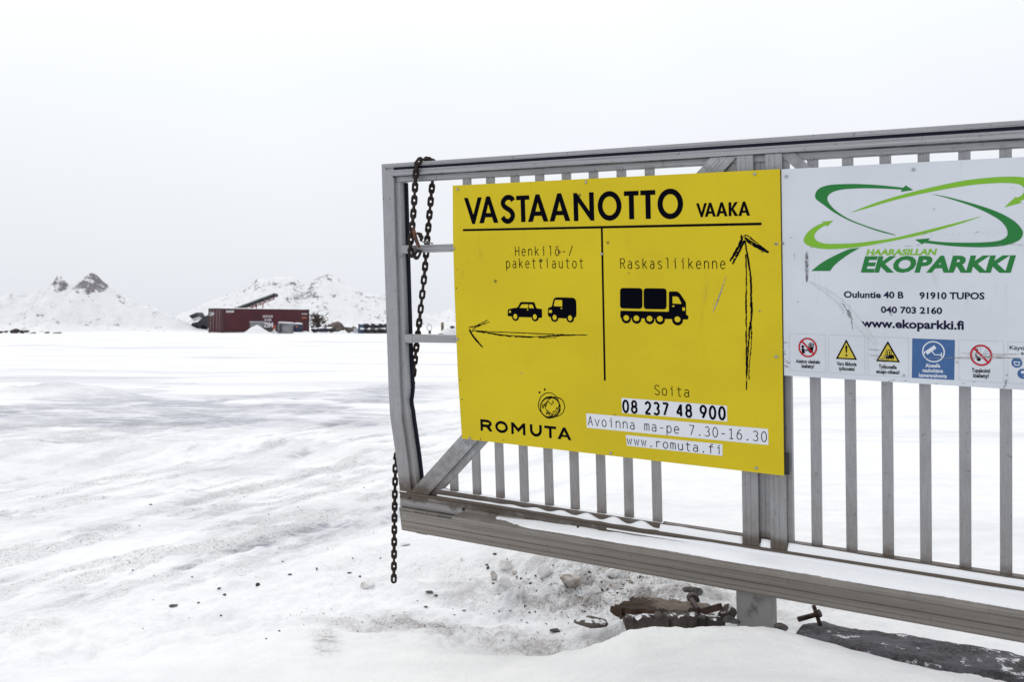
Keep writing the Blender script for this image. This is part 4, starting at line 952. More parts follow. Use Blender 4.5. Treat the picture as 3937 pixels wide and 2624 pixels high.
# protective gear (runs on past the picture)
D = Draw(WN + .0006); frame(D, 2.6735, 2.8100)
face_text(D, 'Käytä henkilö-', 2.6785, 2.8040, .7792, .7788, .0135, .012, 2); face_text(D, 'suojaimia!', 2.7130, 2.7850, .7962, .7958, .0135, .012, 2)
for cx_, cy_ in ((2.7000, .8240), (2.7180, .8610), (2.7560, .8240), (2.7740, .8610)):
    D.disc_((cx_, cy_), .0162, .0172, 4); D.ring((cx_, cy_), .0162, .0172, .0012, 4, .0002)
    D.poly([(cx_ - .010, cy_ - .004), (cx_ + .010, cy_ - .004), (cx_ + .007, cy_ + .010), (cx_ - .006, cy_ + .010)] if cy_ < .84 else [(cx_ - .006, cy_ - .009), (cx_ + .004, cy_ - .011), (cx_ + .009, cy_ - .002), (cx_ + .002, cy_ + .010), (cx_ - .004, cy_ + .004)], 0, .0004)
    D.poly([(cx_ - .007, cy_ - .001), (cx_ + .007, cy_ - .001), (cx_ + .004, cy_ + .007), (cx_ - .004, cy_ + .007)], 4, .0006)
D.build('safety_symbol', MATS, wsign)
# scuffs and scratches from passing lorries
D = Draw(WN + .0016); r_ = random.Random(5)
def rag(P, w0, m_=0, z=zw, n_=14):
    L = QW(P, z); L = cr(L, 8); D.ribbon([(a + r_.uniform(-.0004, .0004), b + r_.uniform(-.0004, .0004)) for a, b in L], [w0 * (r_.uniform(.4, 1.2) if w0 < .004 else r_.uniform(.78, 1.1)) * math.sin(math.pi * min(.999, .04 + .96 * i / (len(L) - 1))) ** .4 for i in range(len(L))], m_)
D.ribbon(cr(QW([(330, 10), (500, 110), (640, 225), (760, 370), (880, 510), (960, 600)], zv), 6), [.002, .016, .022, .026, .020, .004], 2); D.build('scrape', [M['scuff'], M['scratch'], M['smear']], wsign); D = Draw(WN + .0018)
rag([(299, 905), (299, 1000), (300, 1100), (302, 1195)], .0115, 0); rag([(182, 905), (183, 975)], .0014)
D.build('scrape', [M['scuff'], M['scratch'], M['smear']], wsign); D = Draw(WN + .0016)
rag([(690, 275), (700, 310), (720, 355)], .0140, 0, zv); rag([(640, 210), (690, 300), (740, 380)], .0042, 0, zv)
rag([(705, 230), (706, 270)], .0012, 0, zv); rag([(640, 170), (641, 325)], .0012, 0, zv); rag([(615, 180), (616, 290)], .0009, 0, zv); rag([(720, 360), (735, 470)], .0022, 0, zv)
D.build('scrape', [M['scuff'], M['scratch'], M['smear']], wsign); D = Draw(WN + .0016)
for x0, y0, x1, y1, w_ in ((1700, 735, 2353, 730, .0020), (1520, 732, 2000, 738, .0016), (1760, 685, 2300, 698, .0022), (1900, 715, 2353, 738, .0028), (1650, 728, 2200, 712, .0014), (880, 648, 1000, 660, .0022), (895, 705, 1080, 712, .0030), (930, 738, 1090, 745, .0016), (1400, 732, 1560, 735, .0016), (2050, 700, 2340, 690, .0012)):
    rag([(x0, y0), ((x0 + x1) / 2, (y0 + y1) / 2 + r_.uniform(-5, 5)), (x1, y1)], w_, 1, zv)
D.build('scrape', [M['scuff'], M['scratch'], M['smear']], wsign); D = Draw(WN + .0016)
rag([(2192, 885), (2188, 905)], .004, 0, zv); rag([(2185, 935), (2178, 980), (2160, 1018)], .0040, 0, zv)
D.build('scrape', [M['scuff'], M['scratch'], M['smear']], wsign); D = Draw(WN + .0016)
for x0, x1, y0 in ((1225, 1295, 853), (1335, 1375, 841), (2090, 2150, 842), (2215, 2280, 834), (2285, 2353, 840), (335, 355, 861), (380, 410, 862), (1400, 1430, 729)): rag([(x0, y0), ((x0 + x1) / 2, y0 + 1), (x1, y0)], .0016, 0)
for x0, y0, y1 in ((490, 0, 140), (2185, 0, 290), (2030, 200, 350), (1815, 40, 310), (2090, 30, 180)): rag([(x0, y0), (x0, (y0 + y1) / 2), (x0 - 1, y1)], .0010, 2, zv)
for x0, y0 in ((75, 740), (88, 690), (100, 583), (110, 760), (128, 775), (100, 800), (112, 812), (78, 655)): rag([(x0 - 20, y0), (x0 + 2, y0 + 3), (x0 + 18, y0 + r_.uniform(-12, 25))], .0030, 1, zv)
for x0, y0 in ((1080, 950), (1120, 940), (1230, 945), (1525, 975), (1780, 970), (1880, 955), (60, 825), (150, 772), (1912, 718)): rag([(x0 - 14, y0 + 4), (x0, y0), (x0 + 16, y0 - 2)], .0018, 0, zv if y0 > 900 else zw)
for i in range(12): x0 = 1400 + i * 70 + r_.uniform(-9, 9); D.disc_(Q(zw, x0, 748 - i * 2.6, WN), .0011, .0009, 0)
D.disc_(Q(zw, 72, 826, WN), .0066, .0050, 0); D.disc_(Q(zw, 1417, 729, WN), .004, .0016, 1)
D.build('scrape', [M['scuff'], M['scratch'], M['smear']], wsign)
for x_, y_ in ((107, 194), (1308, 127)): s_, t_ = Q(zw, x_, y_, WN); gbolt(s_, t_, WN + .001, .0058, .0045, wsign, M['screw'], 'screw')
s_, t_ = Q(zv, 1217, 895, WN); gbolt(s_, t_, WN + .001, .004, .003, wsign, M['screw'], 'screw')

# ------------------------------------------------------------------ snow lying on the gate
def snow_strip(name, s0, s1, sect, label, seed, n_=420):
    """sect(s, noise) -> cross-section list of (t, n)"""
    xs = np.linspace(s0, s1, n_); P = []; m_ = None
    for x in xs:
        q = sect(x); m_ = len(q); P += [(x, a, b) for a, b in q]
    V = [gw(*p) for p in P]; Fc = [(i * m_ + j, i * m_ + j + 1, (i + 1) * m_ + j + 1, (i + 1) * m_ + j) for i in range(n_ - 1) for j in range(m_ - 1)]
    g = GB_(); g.add(V, Fc, 0, P); o = g.build(name, M['snowcap'], smooth=True, loc=gw(s0, sect(s0)[0][0], 0)); kind(o, 'stuff'); return o
def n1(x, f, sd): return float(fbm(np.array([x * f]), np.array([sd * 1.7]), sd, 3)[0]) - .5
def sec_ledge(s):
    cov = float(ss(.62, .85, np.array(s)))
    h = (.005 + .013 * float(ss(1.0, 1.8, np.array(s))) + .012 * n1(s, 3, 5) + .006 * n1(s, 14, 6)) * cov - .004 * (1 - cov)
    fr = .070 + .014 * n1(s, 4, 7) + .007 * n1(s, 45, 8) - (1 - cov) * (.03 + .03 * n1(s, 20, 9))
    e_ = .003 * n1(s, 60, 17)
    return [(1.6667, fr + .004), (1.6655 - .25 * h + e_, fr), (1.6640 - .55 * h, .045), (1.660 - .85 * h + e_, .018), (1.6550 - h, .0058), (1.6545 - h, .0012)]
snow_strip('snow_layer', .60, GATE_END, sec_ledge, '', 1, 900)
def sec_sub(s):
    ph = ((s - .3217 - .019) / .1288 + .5) % 1 - .5
    between = .5 - .5 * math.cos(abs(ph) * 2 * math.pi)
    big = .8 * float(ss(.35, 1.35, np.array(s))) * (.75 + .6 * (n1(s, 2.2, 41) + .5)); mid_ = 1 if s > 1.39 else between * (.75 + .5 * (n1(s, 4, 31) + .5))
    if 1.74 < s < 1.81 or 1.853 < s < 1.918: mid_ = .03
    h = (.004 + .022 * mid_ * big + .006 * n1(s, 6, 9) * big)
    out = .003 + .014 * (.4 + .6 * mid_) * big
    return [(1.6124, -.0175 + out + .0015), (1.6118 - .15 * h, -.0180 + out), (1.611 - .6 * h, -.0182 + out * .75), (1.6105 - h, -.0180 + out * .25), (1.6100 - h * 1.02, -.0182)]
snow_strip('snow_layer', .25, GATE_END, sec_sub, '', 2, 900)
def sec_lip(s):
    c = float(ss(1.3, 1.7, np.array(s))); h = .004 + .009 * c + .006 * n1(s, 5, 29)
    return [(1.6395, .0036), (1.6385 - .3 * h, .0036), (1.638 - h, .0022), (1.637 - h, .0002)]
snow_strip('snow_layer', 1.15, GATE_END, sec_lip, '', 3)
def sec_sill(s):
    ph = ((s - .3217 - .019) / .1288 + .5) % 1 - .5; h = .008 * max(0, .5 - .5 * math.cos(abs(ph) * 2 * math.pi) - .2) * (.6 + .9 * (n1(s, 7, 37) + .5)) + .0005
    return [(1.5818, -.019), (1.5815 - h, -.022), (1.5815 - h * 1.1, -.034), (1.5816 - h * .8, -.047), (1.5819, -.0495)]
snow_strip('snow_layer', .27, 1.40, sec_sill, '', 4, 700)

# ------------------------------------------------------------------ chain
chain = empty('rusty_chain', gw(.30, 0, -.03), 'rusty steel chain with a hook slung over the left end of the gate', 'chain')
def link_mesh():
    wr, rw, c = .0061, .0098, .0116; path = []
    for i in range(9): a = math.pi * i / 8; path.append((rw * math.cos(a), c + rw * math.sin(a)))
    for i in range(9): a = math.pi + math.pi * i / 8; path.append((rw * math.cos(a), -c + rw * math.sin(a)))
    V, Fc = [], []; n_ = len(path); sg = 8
    for i, p in enumerate(path):
        a = path[i - 1]; b = path[(i + 1) % n_]; d = Vector((b[0] - a[0], b[1] - a[1], 0)).normalized(); q = Vector((-d.y, d.x, 0))
        for k_ in range(sg):
            th = 2 * math.pi * k_ / sg; V.append(Vector((p[0], p[1], 0)) + q * wr * math.cos(th) + Vector((0, 0, 1)) * wr * math.sin(th))
    for i in range(n_):
        for k_ in range(sg): Fc.append((i * sg + k_, i * sg + (k_ + 1) % sg, ((i + 1) % n_) * sg + (k_ + 1) % sg, ((i + 1) % n_) * sg + k_))
    me = bpy.data.meshes.new('link'); me.from_pydata([tuple(v) for v in V], [], Fc); me.materials.append(M['rust'])
    me.polygons.foreach_set('use_smooth', [True] * len(me.polygons)); return me
LINK = link_mesh(); PITCH = .0305
def chain_run(pts, par=0, twist=0, end=None):
    P = [Vector(p) for p in pts]
    F_ = []
    for i in range(len(P) - 1):
        for k_ in range(40): F_.append(P[i].lerp(P[i + 1], k_ / 40))
    F_.append(P[-1])
    acc = 0; nxt = 0; marks = [F_[0]]
    for a, b in zip(F_, F_[1:]):
        acc += (b - a).length
        if acc >= PITCH: marks.append(b); acc = 0
    fwd = Vector((0, -1, 0))
    for i in range(len(marks) - 1):
        a, b = marks[i], marks[i + 1]; y = (b - a).normalized()
        z = (fwd - y * fwd.dot(y))
        z = z.normalized() if z.length > .2 else Vector((1, 0, 0))
        x = y.cross(z).normalized(); z = x.cross(y)
        ang_ = (0 if (i + par) % 2 == 0 else math.pi / 2) + math.radians(twist + random.uniform(-9, 9))
        x2 = x * math.cos(ang_) + z * math.sin(ang_); z2 = z * math.cos(ang_) - x * math.sin(ang_)
        o = bpy.data.objects.new('link', LINK); COL.objects.link(o); o.parent = chain
        m4 = Matrix((x2, y, z2)).transposed().to_4x4(); m4.translation = (a + b) / 2 - chain.location; o.matrix_local = m4
zk = (1400, 550, .34)
def K(x, y, n, z=zk): return gpw(z[0] + x * z[2], z[1] + y * z[2], n)
# tail behind, over the rail, down the front, round the short rail
chain_run([gpw(1514, 2238, -.085), gpw(1516, 2050, -.085), gpw(1518, 1900, -.085), gpw(1521, 1775, -.085), gpw(1543, 1660, -.082), gpw(1577, 1535, -.081), gpw(1590, 1430, -.080), gpw(1612, 1240, -.078), K(683, 1480, -.076), K(712, 1110, -.074), K(738, 820, -.074), K(765, 520, -.076), K(776, 400, -.083), K(775, 300, -.088), K(772, 215, -.088), gw(*[gp(1664, 612, -.075)[0], -.009], -.075), gw(gp(1645, 612, -.03)[0], -.011, -.035), gw(gp(1622, 615, .0)[0], -.010, -.004), K(605, 195, .010), K(592, 270, .013), K(585, 330, .013), K(578, 455, .014), K(570, 600, .014), K(560, 750, .015), K(548, 905, .017), K(532, 1040, .018), K(522, 1190, .014), K(532, 1265, .012), K(558, 1305, .010), K(590, 1292, .006), K(615, 1245, .003), K(622, 1190, .012)], 0)
g = MB(); hp = [K(555, 955, .022), K(562, 990, .030), K(575, 1050, .034), K(592, 1110, .036), K(612, 1155, .034), K(628, 1180, .028)]
g.tube(hp, [.0055, .0085, .0095, .0095, .0085, .005], 10); g.build('hook', M['hook'], chain, smooth=True)
g = MB(); g.tube([K(600, 1020, .03), K(635, 1035, .034), K(652, 1070, .034), K(640, 1105, .03)], [.006, .010, .010, .007], 9); g.tube([K(625, 1055, .040), K(655, 1060, .022)], .008, 8); g.build('shackle', M['rust'], chain, smooth=True)
g = MB(); g.tube([K(645, 1110, .022), K(685, 1128, .012), K(712, 1112, .008), K(738, 1130, .004), K(775, 1138, .006)], .0035, 6); g.tube([K(690, 1105, .016), K(705, 1140, .014)], .003, 6); g.tube([K(716, 1100, .012), K(728, 1132, .01)], .003, 6); g.build('wire_tie', M['galv'], chain, smooth=True)

# ------------------------------------------------------------------ things under the gate
def rock_mesh(mb, c, size, seed, mat_=0, sub=2, flat=1.0, sharp=.1):
    bm = bmesh.new(); bmesh.ops.create_icosphere(bm, subdivisions=sub, radius=1); r_ = np.random.default_rng(seed)
    dirs = r_.normal(size=(11, 3)); dirs /= np.linalg.norm(dirs, axis=1)[:, None]; dist = r_.uniform(.42, .92, 11)
    V = []
    for v in bm.verts:
        p = np.array(v.co)
        for d_, q in zip(dirs, dist):
            h = p @ d_
            if h > q: p = p - d_ * (h - q) * (1 - sharp * .3)
        p = p + r_.normal(size=3) * .045
        V.append((c[0] + p[0] * size[0], c[1] + p[1] * size[1], c[2] + p[2] * size[2] * flat))
    bm.verts.index_update(); Fc = [tuple(v.index for v in f.verts) for f in bm.faces]; bm.free()
    mb.add(V, Fc, mat_, [(v[0], v[2], v[1]) for v in V]); return mb

sup = gw(1.84, 1.803, -.03)
pz0 = gz(sup.x, sup.y)
SUP0, SUP1 = gp(2831, 2350, -.012)[0], gp(2967, 2370, -.012)[0]
g = GB_(); s0_, s1_ = SUP0, SUP1
g.hexa([(s0_, 1.8036, -.012), (s1_, 1.8036, -.012), (s1_ + .001, 2.02, -.012), (s0_ + .001, 2.02, -.012), (s0_, 1.8036, -.10), (s1_, 1.8036, -.10), (s1_ + .001, 2.02, -.10), (s0_ + .001, 2.02, -.10)])
o = g.build('support_post', M['galv'], loc=gw(1.83, 2.02, -.05), bevel=.002); tag(o, 'short square grey steel post carrying the gate beam out of the snow', 'post')

def slab(name, top, thick, z0, m, label, cat, seed, loc=None):
    """ragged broken plate from plan outline [(X,Y)]"""
    r_ = random.Random(seed); n_ = len(top); out = []
    for i in range(n_):
        a = Vector(top[i]); b = Vector(top[(i + 1) % n_])
        for k_ in range(7): p = a.lerp(b, k_ / 7); out.append((p.x + r_.uniform(-.006, .006), p.y + r_.uniform(-.006, .006)))
    c = Vector((sum(p[0] for p in out) / len(out), sum(p[1] for p in out) / len(out)))
    V = []; m_ = len(out)
    for k_, (dz, sh) in enumerate(((thick, .93), (thick * .94, .985), (thick * .6, 1.0), (thick * .2, .96), (0, .9))):
        for p in out:
            j = r_.uniform(-.010, .010) if 0 < k_ < 4 else 0
            V.append((c.x + (p[0] - c.x) * (sh + j), c.y + (p[1] - c.y) * (sh + j), z0(p[0], p[1]) + dz + r_.uniform(-.004, .004)))
    Fc = [(k_ * m_ + i, (k_ + 1) * m_ + i, (k_ + 1) * m_ + (i + 1) % m_, k_ * m_ + (i + 1) % m_) for k_ in range(4) for i in range(m_)]
    V.append((c.x, c.y, z0(c.x, c.y) + thick + .004)); Fc += [(i, (i + 1) % m_, len(V) - 1) for i in range(m_)]
    g = MB(); g.add(V, Fc, 0, [(v[0], v[2], v[1]) for v in V]); o = g.build(name, m, loc=(c.x, c.y, z0(c.x, c.y))); tag(o, label, cat); return o
zs = (2250, 2200, .425)
def ZS(x, y, d): ox, oy = zs[0] + x * zs[2], zs[1] + y * zs[2]; return Vector(((ox - CX) / FPX * d, d, EYE - (oy - CY) / FPX * d))
def xy(x, y, d): p = ZS(x, y, d); return (p.x, p.y)
def plate(name, corners, thick, m, label, cat, seed):
    """broken plate given by its top corners in space"""
    C_ = [Vector(c) for c in corners]; r_ = random.Random(seed); out = []
    for i in range(len(C_)):
        for k_ in range(7):
            p = C_[i].lerp(C_[(i + 1) % len(C_)], k_ / 7); out.append(p + Vector((r_.uniform(-.009, .009), r_.uniform(-.012, .012), r_.uniform(-.004, .004))))
    c = sum(out, Vector()) / len(out); m_ = len(out); V = []
    for dz, sh in ((0, 1), (-.18, 1.015), (-.5, .99), (-.8, .97), (-1, .9)):
        for p in out: j = r_.uniform(-.05, .03) if dz else 0; V.append(c + (p - c) * (sh + j) + Vector((0, 0, dz * thick)))
    Fc = [(k_ * m_ + i, (k_ + 1) * m_ + i, (k_ + 1) * m_ + (i + 1) % m_, k_ * m_ + (i + 1) % m_) for k_ in range(4) for i in range(m_)]
    V.append(c); Fc += [(i, (i + 1) % m_, len(V) - 1) for i in range(m_)]
    V.append(c - Vector((0, 0, thick))); Fc += [(4 * m_ + (i + 1) % m_, 4 * m_ + i, len(V) - 1) for i in range(m_)]
    g = MB(); g.add(V, Fc, 0, [(v.x, v.z, v.y) for v in V]); o = g.build(name, m, loc=(c.x, c.y, c.z - thick)); tag(o, label, cat); return o
plate('concrete_slab', [ZS(245, 322, 3.74), ZS(330, 272, 3.82), ZS(450, 236, 3.88), ZS(600, 230, 3.90), ZS(1115, 294, 3.84), ZS(1100, 326, 3.74), ZS(900, 340, 3.71), ZS(700, 340, 3.70), ZS(380, 340, 3.70)], .045, M['mudslab'], 'broken concrete slab with dark brown crust lying tilted under the gate', 'slab', 1)
plate('concrete_slab', [ZS(350, 416, 3.62), ZS(420, 384, 3.70), ZS(620, 356, 3.76), ZS(900, 352, 3.76), ZS(1150, 384, 3.70), ZS(1250, 412, 3.62), ZS(1050, 400, 3.63), ZS(900, 384, 3.66), ZS(600, 390, 3.66)], .09, M['concrete'], 'crumbled grey-brown concrete rubble slab underneath the crusted one', 'slab', 2)
g = MB(); rock_mesh(g, ZS(1290, 372, 3.72), (.045, .06, .042), 21); o = g.build('concrete_lump', M['concrete'], loc=ZS(1290, 420, 3.72)); tag(o, 'rough concrete lump lying against the left side of the steel post', 'rubble')
g = MB(); rock_mesh(g, ZS(1320, 438, 3.55), (.04, .04, .02), 22); o = g.build('concrete_lump', M['stone'], loc=ZS(1320, 450, 3.55)); tag(o, 'small dark lump at the foot of the steel post', 'rubble')
g = MB(); rock_mesh(g, ZS(60, 452, 3.78), (.085, .07, .020), 23, flat=1); o = g.build('concrete_lump', M['concrete'], loc=ZS(60, 475, 3.95)); tag(o, 'flat grey stone half buried at the crest of the drift', 'rubble')
for i, (x, y, w_, h_) in enumerate(((400, 408, 60, 30), (480, 412, 70, 34), (560, 408, 90, 44), (660, 398, 70, 60), (770, 400, 80, 46), (860, 400, 80, 54), (960, 402, 90, 46), (1060, 412, 80, 36), (1160, 420, 80, 34))):
    d = 3.585; k_ = zs[2] / FPX * d; g = MB(); rock_mesh(g, ZS(x, y, d), (w_ * k_ * .62, .035, h_ * k_ * .62), 240 + i); o = g.build('concrete_lump', M['concrete'], loc=ZS(x, y + h_ / 2, d)); tag(o, 'small crumbled concrete lump in the row along the front of the broken slabs', 'rubble', 'concrete lumps under the broken slab')
# pipe stub, bent bar and flat bars
pipe = empty('pipe_stub', ZS(950, 275, 3.98), 'dark crusted pipe stub lying behind the broken slab', 'pipe')
g = MB(); g.tube([ZS(870, 226, 4.02), ZS(960, 222, 3.99), ZS(1032, 226, 3.96)], [.040, .043, .038], 14); g.build('pipe', M['stone'], pipe, smooth=True)
g = MB(); g.tube([ZS(965, 235, 3.92), ZS(988, 264, 3.88)], [.026, .024], 12); g.build('end_collar', M['bolt'], pipe, smooth=True)
def flatbar(name, a, b, w_, th, label, m=M['ironbar'], cat='iron bar', up=Vector((0, -.3, 1))):
    d = (b - a); L = d.length; d.normalize(); y = up.cross(d).normalized(); z = d.cross(y)
    g = MB(); g.box((a + b) / 2, (L, w_, th), Matrix((d, y, z)).transposed()); o = g.build(name, m, loc=(a + b) / 2, bevel=.002); tag(o, label, cat); return o
flatbar('iron_bar', ZS(962, 258, 3.84), ZS(1028, 352, 3.66), .024, .018, 'short rusty bar leaning on the broken slab', up=Vector((.3, -1, .2)))
flatbar('iron_bar', ZS(1060, 360, 3.66), ZS(1228, 316, 3.60), .026, .024, 'rusty square bar lying in the snow just left of the steel post', up=Vector((0, -1, .3)))
g = MB(); g.tube([ZS(400, 255, 4.10), ZS(420, 238, 4.10), ZS(434, 222, 4.10), ZS(440, 242, 4.10)], .0035, 6); g.tube([ZS(385, 345, 3.80), ZS(350, 370, 3.78), ZS(330, 400, 3.76), ZS(318, 428, 3.75)], .0045, 6)
o = g.build('wire_piece', M['ironbar'], loc=ZS(380, 380, 3.78), smooth=True); tag(o, 'thin rusty reinforcing wire sticking out of the broken slab', 'wire')
# fixing to the right of the post
fix = empty('anchor_bracket', ZS(2130, 490, 3.62), 'rusty bolt through an upright flat iron on the dark gravel', 'bracket')
a, b = ZS(2065, 305, 3.62), ZS(2128, 492, 3.60); d = (b - a); L = d.length; d.normalize(); y = Vector((0, -1, 0)).cross(d).normalized(); z = d.cross(y)
g = MB(); g.box((a + b) / 2, (L, .012, .026), Matrix((d, y, z)).transposed()); g.build('flat_iron', M['ironbar'], fix, bevel=.002)
g = MB(); g.tube([ZS(1930, 432, 3.66), ZS(2060, 396, 3.62), ZS(2110, 380, 3.60)], [.011, .010, .010], 10); g.build('bolt', M['ironbar'], fix, smooth=False)
g = MB(); g.tube([ZS(2088, 388, 3.585), ZS(2126, 376, 3.575)], .017, 6); g.build('nut', M['ironbar'], fix)
g = MB(); rock_mesh(g, ZS(1772, 515, 3.36), (.032, .03, .024), 24); o = g.build('stone', M['stone'], loc=ZS(1772, 530, 3.36)); tag(o, 'black stone on gravel right beside the steel post', 'stone')

# snow clods and stones on the trampled snow
z3 = (1300, 2050, .51)
def put_clod(x, y, w_, h_, seed, m, name, label, cat, group, z=z3, sink=.35):
    px, py = z[0] + x * z[2], z[1] + y * z[2]; P = on_ground(px, py); d = P.y
    q_ = 1.05 if (z is not z3 or name == 'stone') else 1.3; rx = q_ * w_ * z[2] / FPX * d / 2; rz = q_ * h_ * z[2] / FPX * d / 2
    g = MB(); rock_mesh(g, (P.x, P.y, P.z + rz * (1 - sink)), (rx, rx * .8, rz * 1.1), seed, sub=3 if rx > .02 else 2); o = g.build(name, m, loc=P)
    tag(o, label, cat, group); return o
CG = 'snow clods in the rubble behind the gate'
clods = [(1265, 262, 95, 62, 'clod', 'pale clod with a brownish face just below the gate beam, above the others'), (1560, 335, 110, 85, 'clod', 'tall white pointed clod flanked by dark stones under the beam'), (1755, 450, 150, 85, 'brownclod', 'largest brown-grey ice clod on the trampled snow'),
         (1265, 405, 90, 85, 'clod', 'rounded white clod left of the pointed one, near the chain side'), (1170, 355, 48, 60, 'brownclod', 'small dark brown clod furthest left in the rubble'), (1788, 370, 50, 45, 'brownclod', 'small brown clod just above the largest ice clod'),
         (2085, 335, 110, 65, 'clod', 'wide pale clod close under the beam on the right of the rubble'), (2170, 350, 40, 32, 'brownclod', 'small brownish clod right beside the wide pale clod'), (2208, 382, 32, 28, 'brownclod', 'small beige clod below and right of the wide pale clod'), (1330, 310, 40, 30, 'brownclod', 'little beige clod between the pale clod and the pointed clod'),
         (1870, 530, 45, 40, 'brownclod', 'small tan clod low on the slope below the largest ice clod'), (215, 410, 85, 45, 'clod', 'grey-white clod left of the hanging chain'), (930, 212, 30, 26, 'clod', 'small grey clod alone between the chain and the rubble'), (1940, 460, 65, 50, 'clod', 'pale dirty clod right of the largest ice clod'), (2250, 470, 100, 70, 'clod', 'rounded snowy clod just above the broken slab'), (505, 95, 60, 24, 'clod', 'flat grey clod right beside the upper part of the hanging chain')]
for i, (x, y, w_, h_, m_, lb) in enumerate(clods): put_clod(x, y, w_, h_, 60 + i, M[m_], 'snow_clod', lb, 'snow clod', CG)
SG = 'dark stones on the snow'
st1 = [(1130, 275, 26, 30), (1272, 215, 24, 26), (1600, 290, 26, 28), (1490, 335, 24, 26), (1450, 388, 24, 18), (1345, 335, 16, 14), (1222, 352, 18, 16), (1380, 352, 20, 16), (1535, 350, 16, 14), (1120, 245, 30, 14), (1170, 385, 26, 12), (1180, 165, 34, 18), (1990, 437, 28, 16), (1890, 362, 24, 20), (1620, 252, 22, 14), (2130, 480, 22, 14)]
for i, (x, y, w_, h_) in enumerate(st1): put_clod(x, y, w_, h_, 100 + i, M['stone'], 'stone', 'small dark stone among the snow clods behind the gate', 'stone', SG)
zl = (0, 1850, .6587)
st2 = [(1503, 615, 28, 26, 'black pointed stone, biggest on the trampled snow left of the chain'), (1280, 633, 22, 14, 'small black stone left of the pointed one, upper of a pair'), (1310, 673, 28, 16, 'black stone lowest of the pair left of the pointed one'), (1850, 522, 14, 18, 'thin upright dark stone between pointed stone and chain'), (1690, 552, 36, 10, 'flat dark stone just right of and above the pointed stone')]
for i, (x, y, w_, h_, lb) in enumerate(st2): put_clod(x, y, w_, h_, 130 + i, M['stone'], 'stone', lb, 'stone', SG, zl)
st3 = [(1122, 565, 14, 8), (775, 525, 14, 8), (898, 557, 10, 7), (1160, 715, 24, 8), (1010, 730, 60, 8), (1630, 890, 18, 10), (1553, 930, 14, 10), (1290, 787, 16, 10), (1567, 198, 9, 6), (1738, 155, 9, 6), (815, 264, 9, 6), (2125, 42, 10, 7), (2220, 455, 14, 8), (2060, 455, 12, 7), (1650, 472, 16, 5), (835, 865, 10, 6), (2100, 562, 20, 12), (2178, 605, 16, 12), (2040, 540, 30, 6), (895, 697, 8, 5), (880, 140, 26, 5)]
for i, (x, y, w_, h_) in enumerate(st3): put_clod(x, y, w_, h_, 150 + i, M['stone'], 'stone', 'tiny dark stone on the open snow left of the gate', 'stone', SG, zl)
st4 = [(740, 480, 36, 18), (660, 562, 40, 10), (945, 590, 34, 10), (600, 517, 14, 8), (1640, 740, 90, 16), (690, 452, 60, 18)]
for i, (x, y, w_, h_) in enumerate(st4): put_clod(x, y, w_, h_, 180 + i, M['stone'], 'stone', 'dark flat stone along the dirty edge of the snow drift', 'stone', SG)
# loose grit too fine to count
g = MB(); r_ = np.random.default_rng(5)
def bit(x, y, sz):
    zz = gz(x, y); V = [(x + r_.normal() * sz, y + r_.normal() * sz, zz + abs(r_.normal()) * sz * .8) for _ in range(3)] + [(x, y, zz + sz * 1.1)]
    g.add(V, [(0, 1, 3), (1, 2, 3), (2, 0, 3), (0, 2, 1)])
for _ in range(300):
    a0, b0 = r_.normal(.95, .38), -abs(r_.normal(.42, .26)) - .05
    bit(GP0[0] + a0 * GD[0] + b0 * GB[0], GP0[1] + a0 * GD[1] + b0 * GB[1], r_.uniform(.003, .008))
for _ in range(160):
    x = r_.uniform(-1.1, .3); bit(x, np.interp(x, EX, EY) + r_.normal(.08, .09), r_.uniform(.002, .005))
for _ in range(50):
    x, y = r_.uniform(-2.2, -.4), r_.uniform(4.2, 6.2); bit(x, y, r_.uniform(.002, .005))
kind(g.build('grit', M['stone']), 'stuff')

# ------------------------------------------------------------------ far yard
z6 = (700, 1000, .34)
def W6(x, y, d): ox, oy = z6[0] + x * z6[2], z6[1] + y * z6[2]; return Vector(((ox - CX) / FPX * d, d, EYE - (oy - CY) / FPX * d))
u6 = lambda d: z6[2] / FPX * d                                    # metres per measured pixel at distance d
M['maroon'] = noisy('maroon_container_paint', (.082, .012, .020), (.055, .010, .016), .8, .55, 0, 0)
M['maroon_dark'] = mat('dark_maroon_paint', (.035, .008, .012), .6)
M['white_paint'] = mat('white_lettering_paint', (.6, .6, .62), .6)
M['orange_paint'] = mat('orange_lettering_paint', (.45, .14, .05), .6)
M['dark_steel'] = noisy('dark_machine_steel', (.018, .018, .024), (.05, .045, .05), 1.2, .6, .2)
M['red_steel'] = mat('red_machine_paint', (.14, .012, .016), .55)
M['belt'] = noisy('wet_grey_belt', (.30, .36, .36), (.42, .47, .48), .8, .5)
M['grey_bin'] = noisy('dull_grey_steel', (.16, .165, .175), (.24, .245, .25), 1.0, .6, .2)
M['bin_light'] = noisy('pale_grey_sheet', (.40, .42, .44), (.5, .52, .54), 1.5, .7)
M['blue_drum'] = noisy('dark_blue_paint', (.014, .02, .055), (.03, .035, .07), 2, .55)
M['scrap'] = noisy('rusty_scrap', (.035, .026, .025), (.085, .06, .055), 2.5, .9, .2, .8, lo=.4, hi=.6, dist=.1)
M['darkscrap'] = noisy('dark_wet_scrap', (.016, .016, .022), (.05, .042, .045), 2.5, .85, .2, .8, lo=.4, hi=.62, dist=.1)
M['brownrock'] = noisy('brown_rock', (.09, .07, .062), (.16, .13, .12), 2, .95, 0, .8, dist=.1)
M['scrapblue'] = noisy('blue_baled_scrap', (.05, .09, .17), (.03, .035, .05), 2, .8, .2, .8, dist=.08)
M['stake'] = noisy('weathered_brown_stake', (.12, .09, .05), (.2, .15, .08), 5, .8)
